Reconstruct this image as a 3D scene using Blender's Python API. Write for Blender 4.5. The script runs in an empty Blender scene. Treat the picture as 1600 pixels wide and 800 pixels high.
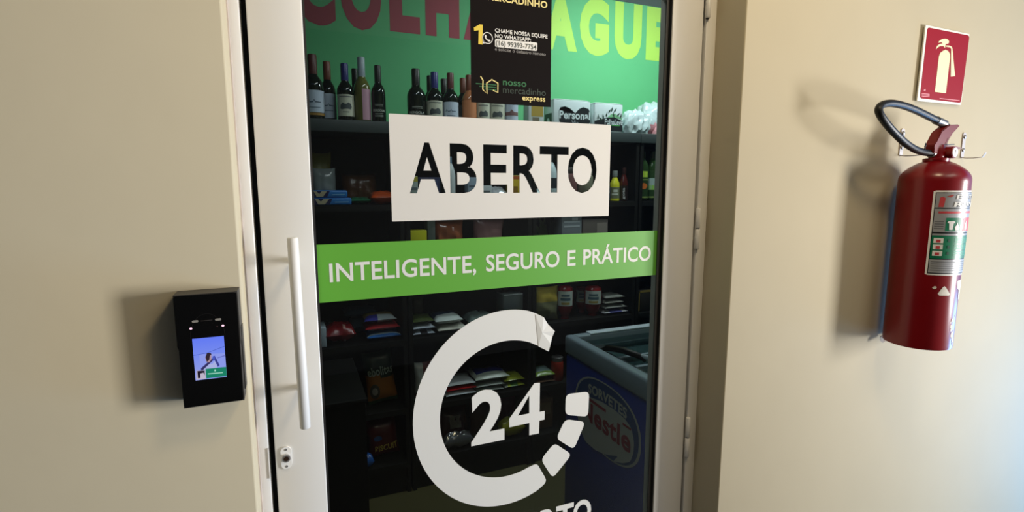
import bpy, bmesh, math, random
from mathutils import Vector, Matrix, Euler
from mathutils.geometry import tessellate_polygon

SC = bpy.context.scene
COL = SC.collection
R = math.radians
random.seed(7)

# ------------------------------------------------------------------ camera
CAM_H = 1.6
PITCH, YAW, FPX = 0.1357059, 0.3984910, 812.94
cam_d = bpy.data.cameras.new('camera')
cam_d.sensor_width = 36.0
cam_d.lens = FPX / 1600 * 36.0
cam_d.clip_start = 0.02
cam = bpy.data.objects.new('camera', cam_d)
COL.objects.link(cam)
cam.location = (0, 0, CAM_H)
cam.rotation_euler = (math.pi / 2 - PITCH, 0, -YAW)
SC.camera = cam

# ------------------------------------------------------------------ world, light, exposure
SC.view_settings.view_transform = 'Standard'
SC.view_settings.look = 'None'
SC.view_settings.gamma = 1.0
SC.view_settings.exposure = 0.0
SC.view_settings.use_curve_mapping = False
world = bpy.data.worlds.new('world')
SC.world = world
world.use_nodes = True
world.node_tree.nodes['Background'].inputs[0].default_value = (0.24, 0.52, 1.0, 1)
world.node_tree.nodes['Background'].inputs[1].default_value = 1.2


def area(name, loc, target, sx, sy, power, color):
    l = bpy.data.lights.new(name, 'AREA')
    l.shape = 'RECTANGLE'
    l.size, l.size_y = sx, sy
    l.energy = power
    l.color = color
    o = bpy.data.objects.new(name, l)
    COL.objects.link(o)
    o.location = loc
    o.rotation_euler = (Vector(target) - Vector(loc)).to_track_quat('-Z', 'Y').to_euler()
    return o


area('daylight_opening', (3.00, -0.70, 1.30), (2.06, -0.94, 1.34), 0.6, 1.0, 140, (1.0, 0.98, 0.95))
area('low_sky_opening', (3.25, 0.35, 0.50), (2.0, 0.50, 0.62), 0.7, 0.9, 30, (0.22, 0.52, 1.0))
area('hall_ceiling_lamp', (0.75, 0.10, 2.70), (0.5, 0.4, 1.0), 0.25, 0.25, 9, (1.0, 0.80, 0.50))
area('hall_fill_panel', (1.40, -0.60, 2.76), (1.30, 0.0, 0.0), 0.9, 0.6, 9, (1.0, 0.90, 0.74))  # added fill to brighten the right wall and stile, not a known fixture
area('shop_ceiling_lamp', (1.95, 2.18, 2.70), (2.0, 2.65, 1.9), 0.9, 0.08, 15.5, (0.86, 0.97, 1.0))
area('shop_fill_lamp', (0.72, 1.75, 2.70), (1.2, 2.1, 0.6), 0.12, 0.9, 5.5, (0.90, 0.97, 1.0))


# ------------------------------------------------------------------ helpers
def rgb(r, g, b):
    f = lambda c: (c / 255 / 12.92) if c / 255 <= 0.04045 else ((c / 255 + 0.055) / 1.055) ** 2.4
    return (f(r), f(g), f(b), 1.0)


MATS = {}


def mat(name, col, rough=0.5, metal=0.0, spec=0.5, noise=0.0, scale=8.0, bump=0.0, bscale=60.0, coat=0.0):
    if name in MATS:
        return MATS[name]
    m = bpy.data.materials.new(name)
    m.use_nodes = True
    nt = m.node_tree
    b = nt.nodes['Principled BSDF']
    b.inputs['Base Color'].default_value = col
    b.inputs['Roughness'].default_value = rough
    b.inputs['Metallic'].default_value = metal
    b.inputs['Specular IOR Level'].default_value = spec
    b.inputs['Coat Weight'].default_value = coat
    tc = nt.nodes.new('ShaderNodeTexCoord')
    if noise > 0:
        n = nt.nodes.new('ShaderNodeTexNoise')
        n.inputs['Scale'].default_value = scale
        n.inputs['Detail'].default_value = 5
        nt.links.new(tc.outputs['Object'], n.inputs['Vector'])
        mx = nt.nodes.new('ShaderNodeMix')
        mx.data_type = 'RGBA'
        mx.inputs[6].default_value = tuple(c * (1 - noise) for c in col[:3]) + (1,)
        mx.inputs[7].default_value = tuple(min(1, c * (1 + noise)) for c in col[:3]) + (1,)
        nt.links.new(n.outputs['Fac'], mx.inputs[0])
        nt.links.new(mx.outputs[2], b.inputs['Base Color'])
    if bump > 0:
        n2 = nt.nodes.new('ShaderNodeTexNoise')
        n2.inputs['Scale'].default_value = bscale
        n2.inputs['Detail'].default_value = 4
        nt.links.new(tc.outputs['Object'], n2.inputs['Vector'])
        bp = nt.nodes.new('ShaderNodeBump')
        bp.inputs['Strength'].default_value = bump
        bp.inputs['Distance'].default_value = 0.002
        nt.links.new(n2.outputs['Fac'], bp.inputs['Height'])
        nt.links.new(bp.outputs['Normal'], b.inputs['Normal'])
    MATS[name] = m
    return m


def emit(name, col, strength):
    if name in MATS:
        return MATS[name]
    m = bpy.data.materials.new(name)
    m.use_nodes = True
    nt = m.node_tree
    nt.nodes.clear()
    e = nt.nodes.new('ShaderNodeEmission')
    e.inputs[0].default_value = col
    e.inputs[1].default_value = strength
    o = nt.nodes.new('ShaderNodeOutputMaterial')
    nt.links.new(e.outputs[0], o.inputs[0])
    MATS[name] = m
    return m


def glass_mat(name, tint, rough=0.0, gain=1.0, ior=1.5):
    """Thin clear pane: see-through with a Fresnel mirror on top."""
    m = bpy.data.materials.new(name)
    m.use_nodes = True
    nt = m.node_tree
    nt.nodes.clear()
    t = nt.nodes.new('ShaderNodeBsdfTransparent')
    t.inputs[0].default_value = tint
    g = nt.nodes.new('ShaderNodeBsdfGlossy')
    g.inputs['Roughness'].default_value = rough
    f = nt.nodes.new('ShaderNodeFresnel')
    geo = nt.nodes.new('ShaderNodeNewGeometry')      # thin pane: both faces mirror like an outer face
    mr = nt.nodes.new('ShaderNodeMapRange')
    mr.inputs['To Min'].default_value = ior
    mr.inputs['To Max'].default_value = 1 / ior
    nt.links.new(geo.outputs['Backfacing'], mr.inputs['Value'])
    nt.links.new(mr.outputs[0], f.inputs['IOR'])
    mx = nt.nodes.new('ShaderNodeMixShader')
    o = nt.nodes.new('ShaderNodeOutputMaterial')
    nt.links.new(f.outputs[0], mx.inputs[0])
    nt.links.new(t.outputs[0], mx.inputs[1])
    nt.links.new(g.outputs[0], mx.inputs[2])
    nt.links.new(mx.outputs[0], o.inputs[0])
    MATS[name] = m
    return m


class MB:
    """Collects geometry for ONE mesh object, in world coordinates."""

    def __init__(s):
        s.v, s.f, s.mi, s.sm = [], [], [], []

    def add(s, verts, faces, mi=0, smooth=False):
        k = len(s.v)
        s.v += [tuple(p) for p in verts]
        s.f += [tuple(i + k for i in f) for f in faces]
        s.mi += [mi] * len(faces)
        s.sm += [smooth] * len(faces)
        return s

    def box(s, x0, x1, y0, y1, z0, z1, mi=0, bevel=0.0, seg=2, rot=None):
        bm = bmesh.new()
        bmesh.ops.create_cube(bm, size=1.0)
        dx, dy, dz = abs(x1 - x0), abs(y1 - y0), abs(z1 - z0)
        for v in bm.verts:
            v.co = Vector((v.co.x * dx, v.co.y * dy, v.co.z * dz))
        if bevel > 0:
            bmesh.ops.bevel(bm, geom=bm.edges[:], offset=min(bevel, 0.45 * min(dx, dy, dz)), segments=seg, affect='EDGES', profile=0.5)
        c = Vector(((x0 + x1) / 2, (y0 + y1) / 2, (z0 + z1) / 2))
        rm = rot.to_matrix() if rot else Matrix.Identity(3)
        bm.verts.index_update()
        k0 = len(s.f)
        bm.normal_update()
        s.add([rm @ v.co + c for v in bm.verts], [[v.index for v in f.verts] for f in bm.faces], mi, bevel > 0)
        for i, f in enumerate(bm.faces):
            if max(abs(x) for x in f.normal) > 0.9995:
                s.sm[k0 + i] = False
        bm.free()
        return s

    def lathe(s, prof, c, n=24, mi=0, smooth=True):
        """prof: [(r, z, mi?)], around the vertical axis through c."""
        vs, fs, ms = [], [], []
        for p in prof:
            for k in range(n):
                a = 2 * math.pi * k / n
                vs.append((c[0] + p[0] * math.cos(a), c[1] + p[0] * math.sin(a), c[2] + p[1]))
        for i in range(len(prof) - 1):
            for k in range(n):
                k2 = (k + 1) % n
                fs.append((i * n + k, i * n + k2, (i + 1) * n + k2, (i + 1) * n + k))
        s.add(vs, fs, mi, smooth)
        k0 = len(s.v) - len(vs)
        for i, rev in ((0, True), (len(prof) - 1, False)):
            if prof[i][0] > 1e-5:
                ids = [k0 + i * n + k for k in range(n)]
                s.f.append(tuple(reversed(ids)) if rev else tuple(ids))
                s.mi.append(mi)
                s.sm.append(False)
        return s

    def tube(s, pts, r, n=10, mi=0, closed=False):
        pts = [Vector(p) for p in pts]
        m = len(pts)
        rr = r if isinstance(r, (list, tuple)) else [r] * m
        vs = []
        t0 = (pts[1] - pts[0]).normalized()
        nrm = t0.orthogonal().normalized()
        for i, p in enumerate(pts):
            if closed:
                t = (pts[(i + 1) % m] - pts[i - 1]).normalized()
            else:
                t = (pts[min(i + 1, m - 1)] - pts[max(i - 1, 0)]).normalized()
            nrm = (nrm - t * nrm.dot(t)).normalized()
            b = t.cross(nrm)
            for k in range(n):
                a = 2 * math.pi * k / n
                vs.append(p + (nrm * math.cos(a) + b * math.sin(a)) * rr[i])
        fs = []
        for i in range(m if closed else m - 1):
            j = (i + 1) % m
            for k in range(n):
                k2 = (k + 1) % n
                fs.append((i * n + k, i * n + k2, j * n + k2, j * n + k))
        if not closed:
            fs.append(tuple(reversed(range(n))))
            fs.append(tuple((m - 1) * n + k for k in range(n)))
        s.add(vs, fs, mi, True)
        return s

    def plate(s, loops, mapf, t=0.0, mi=0, du=0.0):
        """Flat shape with holes (even-odd loops in 2D); mapf(u, v, d) -> world, d = depth behind the face."""
        ca = Vector(mapf(0, 0, 0))
        nrm = (Vector(mapf(1e-3, 0, 0)) - ca).cross(Vector(mapf(0, 1e-3, 0)) - ca)
        bx = bounds(loops)
        sc_ = 100.0 / max(bx[1] - bx[0], bx[3] - bx[2])
        for isl in islands(loops):
            flat = [tuple(p[:2]) for L in isl for p in L]
            tris = tessellate_polygon([[Vector(((p[0] - bx[0]) * sc_, (p[1] - bx[2]) * sc_, 0)) for p in L] for L in isl])
            if du > 0:          # fine enough to hug a curved surface
                todo, done = [tuple(t_) for t_ in tris], []
                mids = {}
                while todo:
                    t_ = todo.pop()
                    e = max(((abs(flat[t_[k]][0] - flat[t_[(k + 1) % 3]][0]), k) for k in range(3)))
                    if e[0] <= du or len(flat) > 4000:
                        done.append(t_)
                        continue
                    k = e[1]
                    p, q, r_ = t_[k], t_[(k + 1) % 3], t_[(k + 2) % 3]
                    key = (min(p, q), max(p, q))
                    if key not in mids:
                        mids[key] = len(flat)
                        flat.append(((flat[p][0] + flat[q][0]) / 2, (flat[p][1] + flat[q][1]) / 2))
                    m_ = mids[key]
                    todo += [(p, m_, r_), (m_, q, r_)]
                tris = done
            fr_ = [mapf(p[0], p[1], 0.0) for p in flat]
            fs = []
            for a, b, c in tris:
                n = (Vector(fr_[b]) - Vector(fr_[a])).cross(Vector(fr_[c]) - Vector(fr_[a]))
                w = Vector(mapf(flat[a][0] + 1e-4, flat[a][1], 0)) - Vector(fr_[a])
                w = w.cross(Vector(mapf(flat[a][0], flat[a][1] + 1e-4, 0)) - Vector(fr_[a]))
                fs.append((a, b, c) if n.dot(w) >= 0 else (a, c, b))
            s.add(fr_, fs, mi)
        if t > 0:
            for L in loops:
                m = len(L)
                vs = [mapf(p[0], p[1], 0.0) for p in L] + [mapf(p[0], p[1], t) for p in L]
                s.add(vs, [(i, (i + 1) % m, m + (i + 1) % m, m + i) for i in range(m)], mi)
        return s

    def build(s, name, mats, parent=None, label=None):
        me = bpy.data.meshes.new(name)
        xs = list(zip(*s.v))
        c = Vector([(min(a) + max(a)) / 2 for a in xs])
        if parent is None:
            c.z = min(xs[2])
        me.from_pydata([Vector(v) - c for v in s.v], [], s.f)
        for i, p in enumerate(me.polygons):
            p.material_index = s.mi[i]
            p.use_smooth = s.sm[i]
        for m in (mats if isinstance(mats, (list, tuple)) else [mats]):
            me.materials.append(m)
        me.update()
        if any(s.sm):
            me.set_sharp_from_angle(angle=R(50))
        o = bpy.data.objects.new(name, me)
        COL.objects.link(o)
        pw = Vector((0, 0, 0))
        p = parent
        while p is not None:
            pw += p.location
            p = p.parent
        o.location = c - pw
        o.parent = parent
        if label:
            o['label'] = label
        return o


def tag(o, label, cat, group=None):
    o['label'] = label
    o['category'] = cat
    if group:
        o['group'] = group
    return o


def thing(name, loc, label=None, cat=None, group=None):
    o = bpy.data.objects.new(name, None)
    o.empty_display_size = 0.05
    COL.objects.link(o)
    o.location = loc
    if label:
        tag(o, label, cat, group)
    return o


def structure(o):
    o['kind'] = 'structure'
    return o


# --- points of the photograph turned into places on real planes (y = depth from the photographer)
_cp, _sp, _cy, _sy = math.cos(PITCH), math.sin(PITCH), math.cos(YAW), math.sin(YAW)
_F = Vector((_sy * _cp, _cy * _cp, -_sp))
_Rt = Vector((_cy, -_sy, 0))
_U = _Rt.cross(_F)


def ray(px, py):
    return _Rt * ((px - 800) / FPX) - _U * ((py - 400) / FPX) + _F


def at(px, py, y):
    d = ray(px, py)
    d = d * (y / d.y)
    return Vector((d.x, y, d.z + CAM_H))


def atx(px, py, x):
    d = ray(px, py)
    d = d * (x / d.x)
    return Vector((x, d.y, d.z + CAM_H))


# --- lettering: outlines of the built-in font, as 2D loops (cap height = 1)
_cap = None
_tl_cache = {}


def grow(L, off):
    """Thicken a glyph outline (outer loops counter-clockwise, counters clockwise) with mitred corners."""
    L = [p for i, p in enumerate(L) if math.hypot(p[0] - L[i - 1][0], p[1] - L[i - 1][1]) > 1e-4]
    if off == 0 or len(L) < 3:
        return L
    out = []
    m = len(L)
    for i in range(m):
        p, a, b = Vector(L[i]), Vector(L[i - 1]), Vector(L[(i + 1) % m])
        d0, d1 = (p - a).normalized(), (b - p).normalized()
        n0, n1 = Vector((d0.y, -d0.x)), Vector((d1.y, -d1.x))
        h = n0 + n1
        if h.length < 1e-3:
            h = n0
        h.normalize()
        q = p + h * min(off / max(h.dot(n0), 0.35), off * 2.2)
        out.append((q.x, q.y))
    return out


def inside(p, L):
    c = False
    for i in range(len(L)):
        a, b = L[i - 1], L[i]
        if (a[1] > p[1]) != (b[1] > p[1]) and p[0] < (b[0] - a[0]) * (p[1] - a[1]) / (b[1] - a[1]) + a[0]:
            c = not c
    return c


def islands(loops):
    """Group loops into [outer, hole, hole ...] sets by nesting."""
    depth = [sum(inside(L[0], M) for M in loops if M is not L) for L in loops]
    out = []
    for i, L in enumerate(loops):
        if depth[i] % 2 == 0:
            out.append([L] + [M for j, M in enumerate(loops) if depth[j] == depth[i] + 1 and inside(M[0], L)])
    return out


def text_loops(s, off=0.0):
    global _cap
    key = (s, off)
    if key in _tl_cache:
        return _tl_cache[key]
    c = bpy.data.curves.new('lettering', 'FONT')
    c.body = s
    c.resolution_u = 4
    c.space_character = 1 + 1.6 * off
    ob = bpy.data.objects.new('lettering', c)
    COL.objects.link(ob)
    dg = bpy.context.evaluated_depsgraph_get()
    ev = ob.evaluated_get(dg)
    me = ev.to_mesh()
    idx, keyof = {}, []
    pts = []
    for v in me.vertices:
        k = (round(v.co.x, 4), round(v.co.y, 4))
        if k not in idx:
            idx[k] = len(pts)
            pts.append((v.co.x, v.co.y))
        keyof.append(idx[k])
    cnt = {}
    for p in me.polygons:
        vv = [keyof[i] for i in p.vertices]
        for i in range(len(vv)):
            a, b = vv[i], vv[(i + 1) % len(vv)]
            if a == b:
                continue
            if (b, a) in cnt:
                del cnt[(b, a)]
            else:
                cnt[(a, b)] = 1
    nxt = {}
    for a, b in cnt:
        nxt.setdefault(a, []).append(b)
    loops = []
    while nxt:
        a = next(iter(nxt))
        L = [a]
        b = nxt[a].pop()
        if not nxt[a]:
            del nxt[a]
        while b != a:
            L.append(b)
            if b not in nxt:
                break
            n = nxt[b].pop()
            if not nxt[b]:
                del nxt[b]
            b = n
        if len(L) > 2:
            loops.append(grow([pts[i] for i in L], off))
    ev.to_mesh_clear()
    bpy.data.objects.remove(ob)
    bpy.data.curves.remove(c)
    _tl_cache[key] = loops
    return loops


def bounds(loops):
    xs = [p[0] for L in loops for p in L]
    ys = [p[1] for L in loops for p in L]
    return min(xs), max(xs), min(ys), max(ys)


def text_fit(s, x0, x1, z0, z1, off=0.0, full=False):
    """Text between x0 and x1, baseline z0, cap height up to z1 (full: its own box fills z0..z1)."""
    L = text_loops(s, off)
    a, b, c, d = bounds(L)
    if not full:
        e = bounds(text_loops('E', off))
        c, d = e[2], e[3]
    return [[(x0 + (p[0] - a) / (b - a) * (x1 - x0), z0 + (p[1] - c) / (d - c) * (z1 - z0)) for p in l] for l in L]


def rect(x0, x1, z0, z1, r=0.0, n=4):
    if r <= 0:
        return [(x0, z0), (x1, z0), (x1, z1), (x0, z1)]
    out = []
    for cx, cz, a0 in ((x1 - r, z0 + r, -90), (x1 - r, z1 - r, 0), (x0 + r, z1 - r, 90), (x0 + r, z0 + r, 180)):
        for k in range(n + 1):
            a = R(a0 + 90 * k / n)
            out.append((cx + r * math.cos(a), cz + r * math.sin(a)))
    return out


def ellipse(cx, cz, rx, rz, n=28, a0=0):
    return [(cx + rx * math.cos(2 * math.pi * k / n + a0), cz + rz * math.sin(2 * math.pi * k / n + a0)) for k in range(n)]


def stroke(pts, w, closed=False):
    """Polyline as a list of quads (one loop per segment, mitred)."""
    m = len(pts)
    L, Rr = [], []
    for i, p in enumerate(pts):
        a = pts[i - 1] if (i > 0 or closed) else pts[i]
        b = pts[(i + 1) % m] if (i < m - 1 or closed) else pts[i]
        d = Vector((b[0] - a[0], b[1] - a[1])).normalized()
        n = Vector((-d.y, d.x)) * (w / 2)
        L.append((p[0] + n.x, p[1] + n.y))
        Rr.append((p[0] - n.x, p[1] - n.y))
    if closed:
        return [L, Rr]
    return [L + Rr[::-1]]


def round_poly(pts, r, n=4):
    out = []
    m = len(pts)
    for i in range(m):
        p, a, b = Vector(pts[i]), Vector(pts[i - 1]), Vector(pts[(i + 1) % m])
        da, db = (a - p), (b - p)
        t = min(r, da.length * 0.45, db.length * 0.45)
        s, e = p + da.normalized() * t, p + db.normalized() * t
        for k in range(n + 1):
            u = k / n
            q = s * (1 - u) ** 2 + p * 2 * u * (1 - u) + e * u * u
            out.append((q.x, q.y))
    return out


def front(y):
    """Map for a flat thing that faces the photographer from the plane at depth y."""
    return lambda u, v, d: (u, y + d, v)


def cylmap(cx, cy, r):
    """u = metres round the cylinder from the side that faces -y, v = z."""
    return lambda u, v, d: (cx + (r - d) * math.sin(u / r), cy - (r - d) * math.cos(u / r), v)


# ------------------------------------------------------------------ materials
M_wall = mat('wall_paint', (0.53, 0.46, 0.315, 1), 0.75, noise=0.05, scale=5, bump=0.15, bscale=22)
M_door = mat('door_enamel', (0.72, 0.70, 0.655, 1), 0.35, noise=0.015, scale=5)
M_white = mat('white_enamel', (0.80, 0.79, 0.76, 1), 0.32)
M_black = mat('black_gasket', (0.008, 0.007, 0.006, 1), 0.6)
M_vinyl = mat('white_vinyl', (0.74, 0.715, 0.665, 1), 0.55, noise=0.01, scale=40)
M_vinyl2 = mat('white_vinyl_letter', (0.76, 0.755, 0.715, 1), 0.5)
M_green = mat('green_vinyl', rgb(96, 168, 54), 0.5)
M_poster = mat('poster_black', rgb(18, 12, 11), 0.7, spec=0.1)
M_shelf = mat('black_laminate', (0.008, 0.008, 0.007, 1), 0.55, spec=0.25, noise=0.15, scale=12)
M_shelf_lit = mat('black_laminate_lit', (0.040, 0.052, 0.052, 1), 0.5)  # shelf laminate again, lamp light on the top board mixed into its colour
M_gwall = mat('green_wall_paint', rgb(104, 198, 134), 0.7, noise=0.03, scale=4)
M_floor = mat('shop_floor_tile', (0.085, 0.075, 0.028, 1), 0.5, noise=0.1, scale=6)
M_glass = glass_mat('door_glass', (0.90, 0.93, 0.91, 1), ior=1.45)
M_steel = mat('zinc_steel', (0.62, 0.60, 0.60, 1), 0.35, 0.7)
M_screw = mat('screw_head', (0.30, 0.29, 0.29, 1), 0.4, 0.8)
M_red = mat('red_enamel', (0.19, 0.0022, 0.005, 1), 0.28, noise=0.06, scale=18)
M_redl = mat('red_lever', (0.15, 0.007, 0.007, 1), 0.4, spec=0.2)
M_rubber = mat('black_rubber', (0.006, 0.0055, 0.005, 1), 0.42, spec=0.3)
M_alu = mat('aluminium', (0.55, 0.54, 0.53, 1), 0.35, 0.8)
M_grey = mat('dark_grey_wall', rgb(64, 84, 84), 0.7)
M_device = mat('device_plastic', (0.035, 0.032, 0.029, 1), 0.45)
M_deviceglass = mat('device_glass', (0.003, 0.003, 0.003, 1), 0.12)

# ------------------------------------------------------------------ setting
YW, YD, YG = 0.85, 0.936, 0.951          # wall face, door leaf face, outer glass face
XL, XR = -0.0749, 0.879                  # opening in the wall
structure(MB().box(-3.2, XL, YW, 1.01, 0, 2.8, bevel=0.003).build('wall_left', M_wall))
structure(MB().box(XR, 3.3, YW, 1.01, 0, 2.8, bevel=0.003).build('wall_right', M_wall))
structure(MB().box(XL, XR, YW, 1.01, 2.16, 2.8).build('wall_front', M_wall))
M_hall = mat('hall_wall_paint', (0.05, 0.05, 0.05, 1), 0.8)
structure(MB().box(-3.3, -3.2, -2.6, 1.01, 0, 2.8).build('wall_end', M_hall))
structure(MB().box(-3.2, 4.2, -2.7, -2.6, 0, 2.8).build('wall_opposite', M_hall))
structure(MB().box(-3.3, 4.2, -2.7, 1.01, -0.1, 0.0).build('floor', mat('hall_floor', (0.028, 0.027, 0.025, 1), 0.5, noise=0.1)))
structure(MB().box(-3.3, 4.2, -2.7, 1.01, 2.8, 2.9).build('ceiling', mat('ceiling_paint', (0.25, 0.23, 0.20, 1), 0.8)))

YB = 2.95
GX0, GX1 = -0.75, 2.62
structure(MB().box(GX0, GX1, YB, YB + 0.1, 0, 2.755).build('wall_back', M_gwall))
structure(MB().box(GX0, GX1, YB - 0.005, YB + 0.1, 2.755, 2.96).build('trim_1', M_grey))
structure(MB().box(GX0 - 0.1, GX0, 1.01, YB + 0.1, 0, 2.96).build('wall_shop_left', M_grey))
structure(MB().box(GX1, GX1 + 0.1, 1.01, YB + 0.1, 0, 2.96).build('wall_shop_right', M_grey))
structure(MB().box(GX0, GX1, 1.01, YB, -0.1, 0.0).build('floor_shop', M_floor))
structure(MB().box(GX0 - 0.1, GX1 + 0.1, 1.01, YB + 0.1, 2.96, 3.06).build('ceiling_shop', mat('shop_ceiling', (0.30, 0.33, 0.33, 1), 0.8)))

# ------------------------------------------------------------------ door frame and door
fr = structure(thing('trim_2', (0.4, YD, 0)))
MB().box(XL, -0.0590, YD - 0.004, 1.0, 0, 2.16, bevel=0.0015).build('jamb', M_door, fr)
MB().box(0.8515, XR, YD - 0.004, 1.0, 0, 2.16, bevel=0.0015).build('jamb', M_door, fr)
MB().box(-0.0565, 0.8515, YD - 0.004, 1.0, 2.10, 2.16, bevel=0.0015).build('head_rail', M_door, fr)
MB().box(-0.0602, -0.0588, YD - 0.0065, YD - 0.002, 1.10, 1.155).build('strike_plate', M_white, fr)
MB().box(-0.06, -0.04, 0.985, 0.999, 0.0, 2.10).build('seal', M_black, fr)
MB().box(0.838, 0.853, 0.985, 0.999, 0.0, 2.10).build('seal', M_black, fr)
MB().box(XL, XL + 0.0018, YD - 0.02, YD - 0.004, 0, 2.16).build('sealant_bead', mat('sealant', (0.52, 0.44, 0.38, 1), 0.7, noise=0.35, scale=30), fr)

door = structure(thing('door_1', (0.4, YD, 0.01)))
DL, DR, GLX, GRX = -0.0495, 0.8463, 0.0310, 0.7635
Y2 = YD + 0.042
MB().box(DL, GLX, YD, Y2, 0.01, 2.09, bevel=0.002).build('stile', M_door, door)
MB().box(GRX, DR, YD, Y2, 0.01, 2.09, bevel=0.002).build('stile', M_door, door)
MB().box(GLX, GRX, YD, Y2, 2.0, 2.09, bevel=0.002).build('rail', M_door, door)
MB().box(GLX, GRX, YD, Y2, 0.01, 0.16, bevel=0.002).build('rail', M_door, door)
MB().box(GLX, GRX, YG + 0.0005, YG + 0.0065, 0.16, 2.0).build('glass_pane', M_glass, door)
MB().box(GLX + 0.0002, GLX + 0.004, YG - 0.006, YG - 0.0005, 0.16, 2.0).build('gasket', M_black, door)
MB().box(GRX - 0.0015, GRX + 0.0002, YD + 0.0025, YG - 0.0005, 0.16, 2.0).build('gasket', M_black, door)
MB().box(GRX - 0.008, GRX - 0.0016, YG - 0.004, YG - 0.0005, 0.16, 2.0).build('glazing_bead', mat('bead_alu', (0.13, 0.13, 0.13, 1), 0.4, 0.5), door, label='thin grey bead holding the glass')

# pull handle
hz0, hz1, hy, hx = 1.2035, 1.5185, 0.880, -0.0005
hd = MB()
prof = []
hd.tube([(hx - 0.0017, hy, hz1), (hx - 0.0017, hy, hz1 - 0.0012), (hx + 0.0015, hy, hz0 + 0.0012), (hx + 0.0015, hy, hz0)], [0.0072, 0.0084, 0.0084, 0.0072], 20)
hb = hd.build('handle', M_white, door)
for z in (1.475, 1.255):
    MB().tube([(hx, hy + 0.006, z), (hx, YD + 0.001, z)], 0.0055, 14).build('handle_post', M_white, hb)
# lock
lx, lz = -0.0322, 1.6 - 0.4693
lk = MB().plate([rect(lx - 0.0085, lx + 0.0085, lz - 0.020, lz + 0.020, 0.008, 6)], front(YD - 0.0035), 0.0035).build('lock_plate', M_white, door)
MB().tube([(lx, YD - 0.0085, lz + 0.001), (lx, YD - 0.003, lz + 0.001)], 0.0068, 18).build('lock_cylinder', M_alu, lk)
MB().tube([(lx, YD - 0.0092, lz + 0.001), (lx, YD - 0.008, lz + 0.001)], 0.0042, 14).build('keyhole', mat('dark_brass', (0.05, 0.025, 0.015, 1), 0.4, 0.6), lk)
for dz in (-0.0155, 0.0155):
    MB().tube([(lx, YD - 0.0042, lz + dz), (lx, YD - 0.003, lz + dz)], 0.0022, 10).build('screw', M_alu, lk)
# hinges
for zt, zb in ((2.045, 1.958), (1.5475, 1.4545), (1.046, 0.946), (0.40, 0.31)):
    h = structure(thing('hinge', (0.4 * 0, 0, 0)))
    h.parent = door
    h.location = Vector((0.852, YD - 0.005, zb)) - door.location
    del h['kind']
    zm = (zt + zb) / 2
    for a, b in ((zb, zm - 0.0012), (zm + 0.0012, zt)):
        MB().tube([(0.851, YD - 0.007, a), (0.851, YD - 0.007, a + 0.001), (0.851, YD - 0.007, b - 0.001), (0.851, YD - 0.007, b)], [0.0048, 0.0056, 0.0056, 0.0048], 16).build('knuckle', M_door, h)
    MB().tube([(0.851, YD - 0.007, zb - 0.001), (0.851, YD - 0.007, zt - 0.002)], 0.004, 12).build('pin', M_black, h)

# ------------------------------------------------------------------ writing on the door
fg = front(YG - 0.0006)
fg2 = front(YG - 0.0010)
Z0 = CAM_H
# ABERTO sign: letters cut out of a white sheet
LET = {'A': (0.1986, 0.2660), 'B': (0.2748, 0.3271), 'E': (0.3406, 0.3902), 'R': (0.4028, 0.4616), 'T': (0.4601, 0.5256), 'O': (0.5239, 0.5928)}


def loop_area(L):
    return abs(sum(L[i][0] * L[(i + 1) % len(L)][1] - L[(i + 1) % len(L)][0] * L[i][1] for i in range(len(L)))) / 2


sg = thing('open_sign', (0.395, YG, Z0 - 0.065), 'white rectangular sign on the door glass with the word ABERTO cut out', 'sign')
outer, inner = [rect(0.1650, 0.6252, Z0 - 0.0655, Z0 + 0.1245, 0.0015)], []
for ch, (a, b) in LET.items():
    lo = text_fit(ch, a, b, Z0 - 0.0152 - (0.0015 if ch == 'O' else 0), Z0 + 0.0765, 0.018, full=True)
    lo.sort(key=loop_area, reverse=True)
    outer.append(lo[0])
    inner.append((ch, lo[1:]))
MB().plate(outer, fg, 0.0006).build('sign_sheet', M_vinyl, sg)
for ch, lo in inner:
    for L in lo:
        MB().plate([L], fg, 0.0006).build('letter_counter', M_vinyl, sg)

# green slogan band
bn = thing('slogan_band', (0.4, YG, Z0 - 0.204), 'green band across the door glass with a white slogan', 'banner')
MB().plate([[(0.0328, Z0 - 0.2042), (0.7705, Z0 - 0.2032), (0.7690, Z0 - 0.1015), (0.0334, Z0 - 0.1020)]], fg, 0.0006).build('band', M_green, bn)
for w, a, b in (('INTELIGENTE,', 0.0538, 0.3241), ('SEGURO', 0.3445, 0.5072), ('E', 0.5255, 0.5456), ('PRÁTICO', 0.5641, 0.7393)):
    MB().plate(text_fit(w, a, b, Z0 - 0.1690, Z0 - 0.1358, 0.016), fg2, 0.0003).build('lettering', M_vinyl2, bn)

# 24 hour emblem
em = thing('hours_emblem', (0.39, YG, Z0 - 0.74), 'white round emblem with a broken ring around the number 24', 'decal')
CX, CZ = 0.3894, Z0 - 0.4621


def ring_pt(a, t):
    ri = (0.1435, 0.1477)
    ro = (0.1968, 0.2116)
    rx, rz = ri[0] + (ro[0] - ri[0]) * t, ri[1] + (ro[1] - ri[1]) * t
    return (CX + rx * math.cos(a), CZ + rz * math.sin(a))


def pd(px, py):
    p = at(px, py, YG)
    return (p.x, p.z)


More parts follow.
